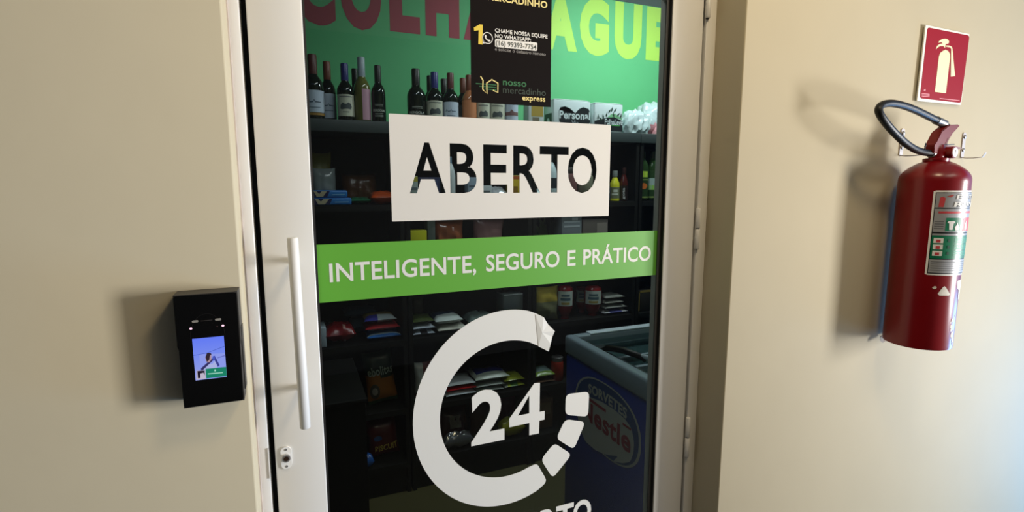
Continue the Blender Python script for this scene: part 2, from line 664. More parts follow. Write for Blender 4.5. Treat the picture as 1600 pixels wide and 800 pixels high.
torn = [pd(*p) for p in ((838, 490), (848, 495), (855, 506), (865.6, 517), (862, 526), (859, 537), (856.4, 549), (840, 540))]
a0, a1 = R(76), R(294)
N = 72
ring = [ring_pt(a0 + (a1 - a0) * k / N, 1) for k in range(N + 1)]
end = [pd(855, 752), pd(839, 724)]
ring = ring[:-1] + round_poly([ring[-2], end[0], end[1], ring_pt(R(291), 0)], 0.012)[5:15]
ring += [ring_pt(R(289) + (R(69) - R(289)) * k / N, 0) for k in range(N + 1)]
ring += list(reversed(torn))
MB().plate([ring], fg, 0.0006).build('ring', M_vinyl2, em)
for pts in (((884, 616), (920.6, 611.6), (918.5, 651), (883, 648)), ((883, 655), (914.5, 659), (896.5, 702), (869, 685)), ((866, 692), (893, 710), (863.5, 747), (845, 718))):
    MB().plate([round_poly([pd(*p) for p in pts], 0.012)], fg, 0.0006).build('ring_segment', M_vinyl2, em)
MB().plate(text_fit('2', 0.3103, 0.3831, Z0 - 0.5269, Z0 - 0.4111, 0.034, True), fg, 0.0006).build('numeral', M_vinyl2, em)
MB().plate([[pd(*p) for p in ((835, 598.5), (843.5, 598), (843, 643.5), (850.8, 642), (850.5, 655.5), (842.6, 657), (841.8, 677), (826.8, 680), (827, 660.7), (795.8, 667.5), (795.6, 654.5))], [pd(*p) for p in ((809, 649.5), (826.8, 646), (826.8, 617.5))]], fg, 0.0006).build('numeral', M_vinyl2, em)
k_ = (0.5979 - 0.5072) / (0.5928 - 0.4601)
for ch, (a, b) in LET.items():
    MB().plate(text_fit(ch, 0.5072 + (a - 0.4601) * k_, 0.5072 + (b - 0.4601) * k_, Z0 - 0.7105 - 0.0585, Z0 - 0.7105, 0.03, True), fg, 0.0006).build('lettering', M_vinyl2, em)
# curled torn end of the ring
cl = MB()
cp = [pd(*p) for p in ((836, 491), (848, 495), (855, 506), (865.6, 517), (862, 526), (859, 537), (856.4, 549), (841, 541))]
cen = pd(846, 519)
vs = [(cen[0], YG - 0.0036, cen[1])] + [(p[0] + (0.0006 if 0 < i < 7 else 0), YG - (0.0012 if i in (0, 7) else 0.0028 if i % 2 else 0.0016), p[1]) for i, p in enumerate(cp)]
cl.add(vs, [(0, i, i + 1) for i in range(1, 8)] + [(0, 8, 1)], 0, False)
cl.build('peeling_end', M_vinyl2, em, label='creased end of the ring peeling off the glass')

# black poster
M_yel = mat('poster_yellow', rgb(236, 205, 70), 0.6)
M_cream = mat('poster_cream', rgb(235, 216, 140), 0.6)
M_pg = mat('poster_green', rgb(40, 108, 62), 0.6)
M_pgd = mat('poster_dark_green', rgb(44, 58, 46), 0.6)
M_pgrey = mat('poster_grey', rgb(150, 146, 142), 0.6)
M_pw = mat('poster_white', rgb(235, 232, 226), 0.6)
po = thing('notice_poster', (0.40, YG, Z0 + 0.153), 'black notice on the door glass with yellow heading and phone number', 'poster')
MB().plate([rect(0.3178, 0.4830, Z0 + 0.1530, Z0 + 0.47)], front(YG - 0.0012), 0.0012).build('sheet', M_poster, po)
fp = front(YG - 0.0015)


def ptxt(name, s, lpx, rpx, hz, m, off=0.012):
    """lpx / rpx: where the baseline starts and ends in the photograph; hz: cap height in metres."""
    a, b = pd(*lpx), pd(*rpx)
    z = (a[1] + b[1]) / 2
    MB().plate(text_fit(s, a[0], b[0], z, z + hz, off), fp).build(name, m, po)


hpx = 0.00118
ptxt('lettering', 'MERCADINHO', (761, 2), (854.6, 11.5), 10.5 * hpx, M_cream, 0.028)
ptxt('lettering', 'CHAME NOSSA EQUIPE', (773, 51.2), (855, 60), 6 * hpx, M_pw, 0.022)
ptxt('lettering', 'NO WHATSAPP:', (773, 59.6), (829, 65.3), 6 * hpx, M_pw, 0.022)
MB().plate([round_poly([pd(773, 61), pd(839.2, 67), pd(838.7, 80), pd(773, 73.5)], 0.003)], fp).build('number_panel', M_pw, po)
a, b = pd(774.5, 71.6), pd(837.6, 77.4)
MB().plate(text_fit('(16) 99393-7754', a[0], b[0], (a[1] + b[1]) / 2, (a[1] + b[1]) / 2 + 7.4 * hpx, 0.012), front(YG - 0.0018)).build('lettering', mat('poster_ink', rgb(52, 60, 54), 0.6), po)
ptxt('lettering', 'e solicite o cadastro remoto', (773, 79.5), (852, 87.3), 5 * hpx, M_pgrey, 0.006)
c1 = pd(761.3, 59.8)
rr = 0.0105
MB().plate([[pd(*p) for p in ((747, 69), (747.5, 47.5), (740.5, 48.5), (740, 43.5), (749, 38.5), (753.8, 39), (753.8, 69.8))]], fp).build('numeral', M_yel, po)
MB().plate([ellipse(c1[0], c1[1], rr, rr)], front(YG - 0.0017)).build('call_disc', M_poster, po)
ci = MB()
ci.plate([ellipse(c1[0], c1[1], rr, rr), ellipse(c1[0], c1[1], rr * 0.86, rr * 0.86)], front(YG - 0.0019))
ci.plate([[(c1[0] - rr * .95, c1[1] - rr * 1.05), (c1[0] - rr * .35, c1[1] - rr * .92), (c1[0] - rr * .85, c1[1] - rr * .35)]], front(YG - 0.0019))
ci.build('call_ring', M_pw, po)
hs = [(-0.52, 0.50), (-0.28, 0.52), (-0.20, 0.18), (-0.30, 0.06), (0.08, -0.30), (0.24, -0.22), (0.54, -0.32), (0.50, -0.54), (0.22, -0.60), (-0.28, -0.28), (-0.56, 0.12)]
MB().plate([round_poly([(c1[0] + x * rr, c1[1] + y * rr) for x, y in hs], 0.001)], front(YG - 0.0019)).build('handset_mark', M_pw, po)
lg = MB()
L4 = lambda x, y: pd(730 + x / 8, 100 + y / 8)
for l in stroke([L4(*p) for p in ((163, 155), (194, 205), (190, 320), (243, 372), (240, 240), (305, 197), (380, 242), (378, 358), (318, 330))], 0.0024):
    lg.plate([l], front(YG - 0.0017))
lg.build('logo_outline', M_cream, po)
for p0, p1 in (((105, 245), (362, 266)), ((148, 278), (362, 297)), ((212, 313), (362, 328))):
    MB().plate(stroke([L4(*p0), L4(*p1)], 0.0016), fp).build('logo_line', M_pg, po)
ptxt('lettering', 'nosso', (785.4, 134.0), (821.9, 135.5), 10.5 * hpx, M_pg, 0.014)
ptxt('lettering', 'mercadinho', (785.4, 145.5), (852.2, 150), 10.5 * hpx, M_pgd, 0.004)
ptxt('lettering', 'express', (815.6, 157), (851.5, 159), 8.6 * hpx, M_cream, 0.018)

# ------------------------------------------------------------------ face reader on the left wall
rd = thing('face_reader', (-0.1175, YW, 1.28), 'black face recognition reader with a lit screen on the beige wall', 'reader')
yf = 0.815
X0, X1, ZB, ZT = -0.1555, -0.0778, CAM_H - 0.3095, CAM_H - 0.1487
hb_ = MB()
pr = [(X0, ZT), (X1, ZT), (X1, ZT - 0.072), (X1 - 0.0008, ZT - 0.077), (X1 - 0.0008, ZB), (X0 + 0.0015, ZB), (X0 + 0.0015, ZT - 0.077), (X0, ZT - 0.072)]
hb_.plate([round_poly(pr[:2], 0) if 0 else pr], front(yf), YW - yf)
hb_.build('housing', M_device, rd)
MB().plate([round_poly([(X0 + 0.0012, ZT - 0.0012), (X0 + 0.0025, ZB + 0.0012), (X1 - 0.002, ZB + 0.0012), (X1 - 0.0012, ZT - 0.0012)], 0.003)], front(yf - 0.0012), 0.0012).build('front_glass', M_deviceglass, rd)
MB().box(X1 - 0.0008, X1 + 0.0010, 0.829, YW, ZB + 0.012, ZT - 0.055).build('mounting_plate', M_device, rd)
fq = yf - 0.0016
MB().plate([ellipse(-0.1178, ZT - 0.060, 0.021, 0.032), ellipse(-0.1178, ZT - 0.060, 0.0207, 0.0317)], front(yf - 0.0014)).build('camera_window_edge', mat('device_edge', (0.02, 0.018, 0.018, 1), 0.3), rd)
for x in (-0.1318, -0.1038):
    MB().plate([rect(x - 0.0038, x + 0.0038, CAM_H - 0.1880, CAM_H - 0.1850, 0.0014)], front(fq), 0.0004).build('camera_lens', mat('lens_grey', rgb(150, 146, 138), 0.4), rd)
MB().plate([rect(-0.125, -0.111, CAM_H - 0.1872, CAM_H - 0.1860, 0.0005)], front(fq), 0.0004).build('speaker_slot', mat('slot_grey', rgb(44, 40, 38), 0.5), rd)
for x in (-0.1374, -0.0985):
    MB().plate([ellipse(x, CAM_H - 0.196, 0.0017, 0.0015, 12)], front(fq), 0.0004).build('infrared_light', emit('infrared_pink', rgb(255, 205, 225), 1.3), rd)
MB().plate([ellipse(-0.1056, CAM_H - 0.1965, 0.0006, 0.0006, 8)], front(fq), 0.0004).build('status_light', emit('status_dim', rgb(120, 90, 90), 0.8), rd)
sx0, sx1, sz0, sz1 = -0.1370, -0.0985, CAM_H - 0.2707, CAM_H - 0.2109
sw, sh = sx1 - sx0, sz1 - sz0
scm = bpy.data.materials.new('screen_picture')
scm.use_nodes = True
nt = scm.node_tree
nt.nodes.clear()
e = nt.nodes.new('ShaderNodeEmission')
tc = nt.nodes.new('ShaderNodeTexCoord')
sp_ = nt.nodes.new('ShaderNodeSeparateXYZ')
cr = nt.nodes.new('ShaderNodeValToRGB')
nt.links.new(tc.outputs['Generated'], sp_.inputs[0])
nt.links.new(sp_.outputs['Z'], cr.inputs[0])
cr.color_ramp.elements[0].color = rgb(150, 160, 225)
cr.color_ramp.elements[1].color = rgb(98, 122, 242)
cr.color_ramp.elements.new(0.55).color = rgb(120, 140, 236)
nt.links.new(cr.outputs[0], e.inputs[0])
e.inputs[1].default_value = 1.0
so = nt.nodes.new('ShaderNodeOutputMaterial')
nt.links.new(e.outputs[0], so.inputs[0])
scr = MB().plate([rect(sx0, sx1, sz0, sz1)], front(fq), 0.0003).build('screen', scm, rd, 'lit screen with a bluish camera picture')
S = lambda x, y: (sx0 + sw * x, sz0 + sh * y)
def scr_shape(nm, pts, col, d, strength=1.0):
    MB().plate([[S(*p) for p in pts]], front(fq - d)).build(nm, emit('scr_' + '_'.join(map(str, col)), rgb(*col), strength), scr)
scr_shape('screen_ceiling_line', [(0.0, 0.60), (0.45, 0.63), (1.0, 0.74), (1.0, 0.76), (0.45, 0.645), (0.0, 0.615)], (88, 108, 205), 0.0002)
scr_shape('screen_wall', [(0.18, 0.0), (1, 0.0), (1, 0.58), (0.18, 0.62)], (138, 152, 232), 0.0001)
scr_shape('screen_lintel', [(0.75, 0.475), (1, 0.51), (1, 0.54), (0.75, 0.50)], (110, 118, 200), 0.0002)
scr_shape('screen_figure_body', [(0.15, 0.12), (0.22, 0.26), (0.40, 0.36), (0.58, 0.36), (0.66, 0.42), (0.72, 0.26), (0.78, 0.12)], (168, 176, 222), 0.0003)
scr_shape('screen_figure_arm', [(0.20, 0.20), (0.40, 0.32), (0.60, 0.44), (0.58, 0.50), (0.36, 0.37), (0.20, 0.28)], (52, 48, 98), 0.0004)
scr_shape('screen_figure_arm', [(0.62, 0.50), (0.68, 0.52), (0.80, 0.30), (0.74, 0.27)], (60, 66, 140), 0.0004)
scr_shape('screen_figure_face', [(0.39, 0.42), (0.47, 0.40), (0.55, 0.46), (0.56, 0.58), (0.42, 0.60), (0.36, 0.52)], (170, 140, 150), 0.0005)
scr_shape('screen_figure_hair', [(0.37, 0.54), (0.40, 0.42), (0.48, 0.46), (0.52, 0.57), (0.57, 0.59), (0.54, 0.63), (0.42, 0.63)], (50, 38, 48), 0.0006)
scr_shape('screen_figure_phone', [(0.58, 0.43), (0.66, 0.44), (0.68, 0.55), (0.60, 0.54)], (70, 84, 190), 0.0006)
scr_shape('screen_banner', [(0.34, 0.02), (1.0, 0.02), (1.0, 0.245), (0.34, 0.255)], (28, 128, 100), 0.0005)
scr_shape('screen_banner_text', [(0.40, 0.115), (0.88, 0.105), (0.88, 0.13), (0.40, 0.14)], (150, 205, 185), 0.0007)
scr_shape('screen_banner_dot', [(0.62, 0.17), (0.66, 0.17), (0.66, 0.215), (0.62, 0.215)], (170, 220, 200), 0.0007)
scr_shape('screen_thumbnail', [(0.03, 0.02), (0.33, 0.02), (0.33, 0.22), (0.05, 0.24)], (190, 180, 200), 0.0006)
scr_shape('screen_thumbnail_hair', [(0.08, 0.05), (0.16, 0.05), (0.17, 0.16), (0.27, 0.17), (0.30, 0.10), (0.31, 0.22), (0.08, 0.23)], (32, 26, 40), 0.0008)

# ------------------------------------------------------------------ fire sign
ys = YW - 0.0075
fs = thing('fire_extinguisher_sign', (1.555, YW, 1.81), 'red and white sign with a pale fire extinguisher symbol', 'sign')
def fsl(px, py, y=ys - 0.0005):
    p = at(1425 + px / 5.71, 30 + py / 5.71, y)
    return (p.x, p.z)
bo = MB()
bo.plate([[fsl(126, 50), fsl(514, 132), fsl(440, 765), fsl(48, 728)]], front(ys), 0.003)
bo.build('board', mat('sign_white', (0.80, 0.77, 0.66, 1), 0.4), fs)
for p in (fsl(145, 85), fsl(90, 690)):
    MB().box(p[0] - 0.004, p[0] + 0.004, ys + 0.003, YW, p[1] - 0.004, p[1] + 0.004).build('adhesive_pad', M_white, fs)
MB().plate([round_poly([fsl(140, 72), fsl(514, 146), fsl(437, 747), fsl(70, 705)], 0.008)], front(ys - 0.0004), 0.0003).build('red_field', mat('sign_red', rgb(150, 12, 28), 0.5, spec=0.12), fs)
M_lum = mat('sign_luminous', rgb(232, 226, 172), 0.5)
fy = front(ys - 0.0008)
pg = MB()
body = [(203, 648), (240, 330), (252, 300), (275, 283), (298, 272), (322, 284), (337, 310), (338, 345), (301, 661)]
pg.plate([[fsl(*p) for p in body]], fy)
head = [(212, 270), (222, 240), (245, 222), (272, 216), (262, 205), (234, 210), (238, 198), (262, 180), (292, 174), (318, 180), (329, 196), (328, 212), (316, 220), (300, 222), (293, 258), (280, 240), (250, 240), (230, 252)]
pg.plate([[fsl(*p) for p in head]], fy)
hose = [(300, 234), (330, 236), (352, 244), (360, 262), (383, 508), (345, 512), (348, 268), (340, 252), (302, 246)]
pg.plate([[fsl(*p) for p in hose]], fy)
pg.build('pictogram_print', M_lum, fs)
sm = MB()
for k in range(3):
    sm.plate([[fsl(86, 660 + k * 11), fsl(156, 667 + k * 11), fsl(155, 674 + k * 11), fsl(85, 667 + k * 11)]], fy)
sm.plate([[fsl(x, y) for x, y in ((105, 625), (122, 622), (120, 640), (104, 640))]], fy)
sm.plate([[fsl(246, 703), fsl(424, 722), (fsl(424, 730)), fsl(245, 711)]], fy)
sm.build('fine_print', mat('sign_fine_print', rgb(210, 120, 125), 0.5), fs)

# ------------------------------------------------------------------ wall brackets
M_brk = mat('bracket_paint', (0.50, 0.46, 0.45, 1), 0.4)
for x, nm in ((1.4190, 'left'), (1.6810, 'right')):
    b = thing('wall_bracket', (x, YW, 1.67), 'white hook bracket holding up the extinguisher beside its hose' if nm == 'left' else 'white empty hook bracket on the wall right of the extinguisher valve', 'bracket')
    zt, zb = 1.6 + 0.140, 1.6 + 0.0715
    MB().plate([rect(x - 0.0065, x + 0.0065, zb, zt, 0.006, 5)], front(YW - 0.0025), 0.0025).build('plate', M_brk, b)
    hk = MB()
    pth = [(YW - 0.0015, zb + 0.001), (YW - 0.012, zb - 0.001), (YW - 0.030, zb - 0.0015), (YW - 0.048, zb), (YW - 0.054, zb + 0.011)]
    for i in range(4):
        (y0, z0), (y1, z1) = pth[i], pth[i + 1]
        hk.add([(x - .0035, y0, z0), (x + .0035, y0, z0), (x + .0035, y1, z1), (x - .0035, y1, z1),
                (x - .0035, y0, z0 + .0022), (x + .0035, y0, z0 + .0022), (x + .0035, y1, z1 + .0022), (x - .0035, y1, z1 + .0022)],
               [(0, 3, 2, 1), (4, 5, 6, 7), (0, 4, 7, 3), (1, 2, 6, 5), (3, 7, 6, 2), (0, 1, 5, 4)])
    hk.build('hook', M_brk, b)
    for z in (zt - 0.012, zb + 0.022):
        MB().tube([(x, YW - 0.0055, z), (x, YW - 0.0045, z), (x, YW - 0.002, z)], [0.003, 0.0048, 0.0055], 14).build('screw', M_screw, b)

# ------------------------------------------------------------------ fire extinguisher
EX, EY, ER = 1.421, 0.7693, 0.0700
ZB_, ZS = 1.6 - 0.392, 1.6 + 0.020
ex = thing('fire_extinguisher', (EX, EY, ZB_), 'red fire extinguisher with black hose hanging on the wall', 'fire extinguisher')
pf = [(0.055, ZB_ + 0.006), (0.064, ZB_ + 0.001), (0.0690, ZB_ + 0.003), (ER, ZB_ + 0.008), (ER, ZS - 0.012), (0.0694, ZS - 0.004), (0.067, ZS + 0.003), (0.061, ZS + 0.012), (0.050, ZS + 0.022), (0.036, ZS + 0.031), (0.026, ZS + 0.035), (0.0, ZS + 0.036)]
MB().lathe([(r, z) for r, z in pf], (EX, EY, 0), 64).build('cylinder', M_red, ex)
MB().lathe([(0.024, ZS + 0.033), (0.026, ZS + 0.036), (0.026, ZS + 0.042), (0.020, ZS + 0.044), (0.0, ZS + 0.044)], (EX, EY, 0), 24).build('neck_collar', M_red, ex)
MB().lathe([(0.015, ZS + 0.042), (0.016, ZS + 0.046), (0.016, ZS + 0.066), (0.013, ZS + 0.074), (0.0, ZS + 0.075)], (EX, EY, 0), 20).build('valve_body', M_red, ex)


def prism(name, pts, y0, y1, m, parent, bev=0.0015):
    bm = bmesh.new()
    vs = [bm.verts.new((p[0], y0, p[1])) for p in pts]
    f = bm.faces.new(vs)
    g = bmesh.ops.extrude_face_region(bm, geom=[f])
    bmesh.ops.translate(bm, verts=[v for v in g['geom'] if isinstance(v, bmesh.types.BMVert)], vec=(0, y1 - y0, 0))
    bmesh.ops.recalc_face_normals(bm, faces=bm.faces[:])
    bmesh.ops.bevel(bm, geom=bm.edges[:], offset=bev, segments=2, affect='EDGES')
    bm.verts.index_update()
    mb = MB()
    mb.add([v.co.copy() for v in bm.verts], [[v.index for v in f.verts] for f in bm.faces], 0, True)
    bm.free()
    return mb.build(name, m, parent)


def ey(px, py, y=EY):
    p = at(px, py, y)
    return (p.x, p.z)


# carrying lever: bent red channel leaning to the upper right
prism('lever', [ey(1452, 240), ey(1452.5, 227), ey(1456, 222), ey(1464, 206), ey(1477, 195.5), ey(1491, 195), ey(1492.5, 197.5), ey(1481, 210), ey(1474, 222), ey(1471, 240)], EY - 0.010, EY + 0.012, M_redl, ex)
prism('squeeze_handle', [ey(1468, 233), ey(1470, 226), ey(1497, 230.5), ey(1498, 233), ey(1480, 234)], EY - 0.008, EY + 0.008, mat('dark_red_lever', (0.16, 0.012, 0.012, 1), 0.4), ex)
# pull pin and wire seal
p0, p1 = at(1471, 226.5, EY - 0.011), at(1491, 225.5, EY - 0.014)
MB().tube([p0, p1], 0.0011, 8).build('pull_pin', M_rubber, ex)
p0, p1 = at(1479, 225, EY - 0.012), at(1484, 215, EY - 0.012)
MB().tube([p0, p1], 0.0006, 6).build('seal_wire', M_steel, ex)
cc = at(1446, 229.5, EY - 0.004)
ang = [R(10 + 320 * k / 22) for k in range(23)]
MB().tube([(cc.x + 0.0125 * math.cos(a), cc.y + 0.006 * math.cos(a), cc.z + 0.0085 * math.sin(a)) for a in ang], 0.0009, 6).build('pin_ring', M_rubber, ex)
# gauge
g0, g1 = Vector((EX + 0.016, EY + 0.006, ZS + 0.056)), Vector((EX + 0.0175, EY - 0.028, ZS + 0.056))
gd = (g1 - g0).normalized()
ga = MB().tube([g0, g1 - gd * 0.004, g1], [0.0135, 0.0140, 0.0135], 24).build('gauge', M_red, ex)
MB().tube([g1 - gd * 0.0005, g1 + gd * 0.0012], 0.0112, 24).build('gauge_dial', mat('dial_white', (0.82, 0.80, 0.76, 1), 0.3), ga)
MB().tube([g1 + gd * 0.0014 + Vector((0, 0, -0.004)), g1 + gd * 0.0014 + Vector((0, 0, 0.006))], 0.0005, 6).build('gauge_needle', M_rubber, ga)
# hose with fittings
hp = [(1456, 239.5, EY + .002), (1444, 238, EY), (1430, 233.5, EY - .006), (1415, 224, EY - .012), (1401, 211, EY - .016), (1388, 197, EY - .018), (1377.5, 183, EY - .018), (1373, 172.5, EY - .016), (1376.5, 165, EY - .014), (1386, 161.7, EY - .012), (1398, 162, EY - .010), (1413, 165.5, EY - .007), (1428, 171, EY - .004), (1443, 178, EY - .001), (1456, 184.5, EY + .001), (1466, 189.5, EY + .002)]
ctrl = [at(*p) for p in hp]
pts = []
for i in range(len(ctrl) - 1):
    q0, q1, q2, q3 = ctrl[max(i - 1, 0)], ctrl[i], ctrl[i + 1], ctrl[min(i + 2, len(ctrl) - 1)]
    for k in range(6):
        t = k / 6
        pts.append(0.5 * ((2 * q1) + (q2 - q0) * t + (2 * q0 - 5 * q1 + 4 * q2 - q3) * t * t + (3 * q1 - q0 - 3 * q2 + q3) * t ** 3))
pts.append(ctrl[-1])
ho = MB().tube(pts, 0.0080, 16).build('hose', M_rubber, ex)
f0, f1 = at(1466, 189.5, EY + .002), at(1475, 193.7, EY + .002)
MB().tube([f0 + (f0 - f1) * .35, f1], 0.0095, 16).build('ferrule', mat('ferrule_grey', (0.16, 0.15, 0.14, 1), 0.35, 0.6), ho)
MB().tube([f1, at(1477, 195, EY + .002), at(1483, 197, EY + .002)], [0.0075, 0.006, 0.004], 14).build('nozzle', M_rubber, ho)
f0, f1 = at(1454, 239.3, EY + .002), at(1463, 240.5, EY + .001)
MB().tube([f0, f1], 0.0102, 18).build('hose_fitting', mat('fitting_grey', (0.30, 0.28, 0.27, 1), 0.35, 0.5), ho)
# label wrapped round the cylinder
lb = thing('label_sheet', (EX, EY, 1.4))
lb.parent = ex
lb.location = Vector((EX, EY, 1.4)) - ex.location
lb['label'] = 'silver and green instruction label'


def arc(d):
    return R(d) * ER


def cstrip(nm, d0, d1, z0, z1, m, lift, n=None, r=0.0):
    """Rectangle of label material wrapped between two angles."""
    n = n or max(2, int(abs(d1 - d0) / 5))
    mp = cylmap(EX, EY, ER + lift)
    mb = MB()
    vs = []
    for k in range(n + 1):
        u = arc(d0 + (d1 - d0) * k / n) * (ER + lift) / ER
        ins = r if (r and k in (0, n)) else 0
        vs += [mp(u, z0 + ins, 0), mp(u, z1 - ins, 0)]
    mb.add(vs, [(2 * k, 2 * k + 2, 2 * k + 3, 2 * k + 1) for k in range(n)], 0, True)
    return mb.build(nm, m, lb)


ZL = lambda v: CAM_H + v
M_lw, M_lbk = mat('label_white', (0.82, 0.81, 0.79, 1), 0.3), mat('label_black', rgb(20, 22, 24), 0.35)
M_lg, M_lgr = mat('label_silver', (0.40, 0.41, 0.43, 1), 0.3, 0.25), mat('label_green', rgb(12, 112, 78), 0.35)
M_lr = mat('label_red', rgb(196, 70, 76), 0.4)
cstrip('label_border', -60, 62, ZL(-0.2085), ZL(-0.0125), M_lw, 0.0004, 30, 0.002)
cstrip('label_black_field', -56.6, 60, ZL(-0.2050), ZL(-0.0165), M_lbk, 0.0008, 30)
cstrip('label_header', -55.4, 60, ZL(-0.0515), ZL(-0.0185), M_lg, 0.0012)
cstrip('label_section', -55.4, 60, ZL(-0.1075), ZL(-0.0540), M_lg, 0.0012)
cstrip('label_line', -55.4, 60, ZL(-0.1155), ZL(-0.1110), M_lg, 0.0012)
cstrip('label_green_field', -55.4, 60, ZL(-0.1690), ZL(-0.1160), M_lgr, 0.0012)
cstrip('label_footer', -55.4, 60, ZL(-0.2025), ZL(-0.1715), M_lg, 0.0012)
cstrip('label_bar', -49.8, 56, ZL(-0.0645), ZL(-0.0600), M_lr, 0.0016)
cstrip('label_square', -37.1, -9.0, ZL(-0.1052), ZL(-0.0745), M_lgr, 0.0016)
cstrip('label_square', -4.0, 22, ZL(-0.1052), ZL(-0.0745), M_lr, 0.0016)
for k in range(3):
    cstrip('label_pictogram', -52.5, -37.5, ZL(-0.1330 - 0.0148 * k), ZL(-0.1215 - 0.0148 * k), M_lw, 0.0016)
    cstrip('label_pictogram_mark', -48.5, -42, ZL(-0.1315 - 0.0148 * k), ZL(-0.1250 - 0.0148 * k), M_lr, 0.0020)
M_lt = mat('label_text_grey', rgb(110, 112, 116), 0.5)
for k in range(4):
    cstrip('label_fine_print', -54, -40, ZL(-0.0845 - k * 0.0052), ZL(-0.0825 - k * 0.0052), M_lt, 0.0016, 3)
for k in range(5):
    cstrip('label_fine_print', -53, 50, ZL(-0.1775 - k * 0.005), ZL(-0.1757 - k * 0.005), M_lt, 0.0016)
M_lgt = mat('label_text_green', rgb(40, 150, 112), 0.5)
for k in range(3):
    for j in range(3):
        cstrip('label_fine_print', -18, 40, ZL(-0.1240 - 0.0148 * k - j * 0.0038), ZL(-0.1226 - 0.0148 * k - j * 0.0038), M_lgt, 0.0016)
    cstrip('label_numeral', -30, -26, ZL(-0.1305 - 0.0148 * k), ZL(-0.1235 - 0.0148 * k), mat('label_dark_green', rgb(6, 70, 50), 0.5), 0.0016, 2)


def ctext(nm, s, d0, d1, z0, z1, m, lift, off=0.03, shear=0.2):
    mp = cylmap(EX, EY, ER + lift)
    lo = [[(u + (v - z0) * shear, v) for u, v in l] for l in text_fit(s, arc(d0), arc(d1), z0, z1, off)]
    return MB().plate(lo, mp, du=0.006).build(nm, m, lb)


for dx, m, l in ((0.8, M_lbk, 0.0016), (-0.8, M_lw, 0.0019)):
    ctext('lettering', 'EXTIN', -24 + dx, 42 + dx, ZL(-0.0325), ZL(-0.0210) - (0.0008 if dx < 0 else 0), m, l, 0.03 if dx < 0 else 0.075)
    ctext('lettering', 'RIBE', -27 + dx, 30 + dx, ZL(-0.0495), ZL(-0.0375) - (0.0008 if dx < 0 else 0), m, l, 0.03 if dx < 0 else 0.075)
mp = cylmap(EX, EY, ER + 0.0016)
MB().plate([[(arc(a), ZL(z)) for a, z in ((-52, -0.0500), (-44, -0.0500), (-42, -0.0300), (-45.5, -0.0265), (-50.5, -0.0280))]], mp, du=0.006).build('label_icon', M_lr, lb)
MB().plate([[(arc(a), ZL(z)) for a, z in ((-41, -0.0262), (-34, -0.0280), (-29, -0.0235), (-33, -0.0215), (-36, -0.0240))]], mp, du=0.006).build('label_icon', mat('label_flame', rgb(170, 70, 64), 0.4), lb)
mp2 = cylmap(EX, EY, ER + 0.0020)
MB().plate([[(arc(a), ZL(z)) for a, z in ((-34, -0.082), (-23, -0.082), (-22, -0.086), (-24.5, -0.0875), (-25.5, -0.102), (-31.5, -0.102), (-32.5, -0.0875), (-35.5, -0.086))]], mp2, du=0.006).build('label_icon', M_lw, lb)
MB().plate([[(arc(a), ZL(z)) for a, z in ((-20, -0.103), (-22, -0.096), (-18.5, -0.091), (-18, -0.084), (-14.5, -0.092), (-12, -0.096), (-12.5, -0.103))]], mp2, du=0.006).build('label_icon', M_lw, lb)
MB().plate([[(arc(a), ZL(z)) for a, z in ((2, -0.103), (1, -0.095), (5, -0.080), (9, -0.094), (8, -0.103))]], mp2, du=0.006).build('label_icon', M_lw, lb)
mp3 = cylmap(EX, EY, ER + 0.0005)
M_paper = mat('torn_paper', (0.66, 0.63, 0.56, 1), 0.6, noise=0.2, scale=80)
MB().plate([[(arc(a), ZL(z)) for a, z in ((-37, -0.2515), (-34, -0.256), (-16, -0.256), (-14, -0.253), (-24, -0.236), (-27, -0.2335), (-29.5, -0.236))]], mp3, du=0.006).build('paper_remnant', M_paper, ex)
MB().plate([[(arc(a), ZL(z)) for a, z in ((-47, -0.238), (-43, -0.2335), (-39.5, -0.236), (-40.5, -0.2405), (-44, -0.2415))]], mp3, du=0.006).build('paper_remnant', M_paper, ex)
MB().plate([[(arc(a), ZL(z)) for a, z in ((2, -0.222), (30, -0.219), (30, -0.268), (14, -0.268), (12, -0.245), (4, -0.240))]], mp3, du=0.006).build('paper_remnant', M_paper, ex)
# worn paint flakes low on the right
random.seed(3)
wn = MB()
for k in range(16):
    a, z, s_ = random.uniform(-4, 16), ZL(random.uniform(-0.385, -0.30)), random.uniform(0.002, 0.0055)
    wn.plate([[(arc(a) + s_ * random.uniform(.5, 1) * math.cos(t * 1.05), z + s_ * 1.3 * random.uniform(.5, 1) * math.sin(t * 1.05)) for t in range(6)]], cylmap(EX, EY, ER + 0.0004 + k * 0.00001))
o = wn.build('paint_scuffs', mat('scuffed_paint', (0.60, 0.42, 0.30, 1), 0.5), ex)
o['kind'] = 'stuff'
# clear tape scrap under the cylinder
tp = MB()
tq = [at(1375.5, 526.5, 0.835), at(1383, 523, 0.838), at(1389, 529, 0.832), at(1379, 536, 0.828), at(1376, 533, 0.83)]
tp.add([p for p in tq] + [p + Vector((0.001, 0.0015, 0.001)) for p in tq], [(0, 1, 2, 3, 4), (9, 8, 7, 6, 5)])
tp.build('tape_scrap', mat('cloudy_tape', (0.55, 0.50, 0.43, 1), 0.3), ex)
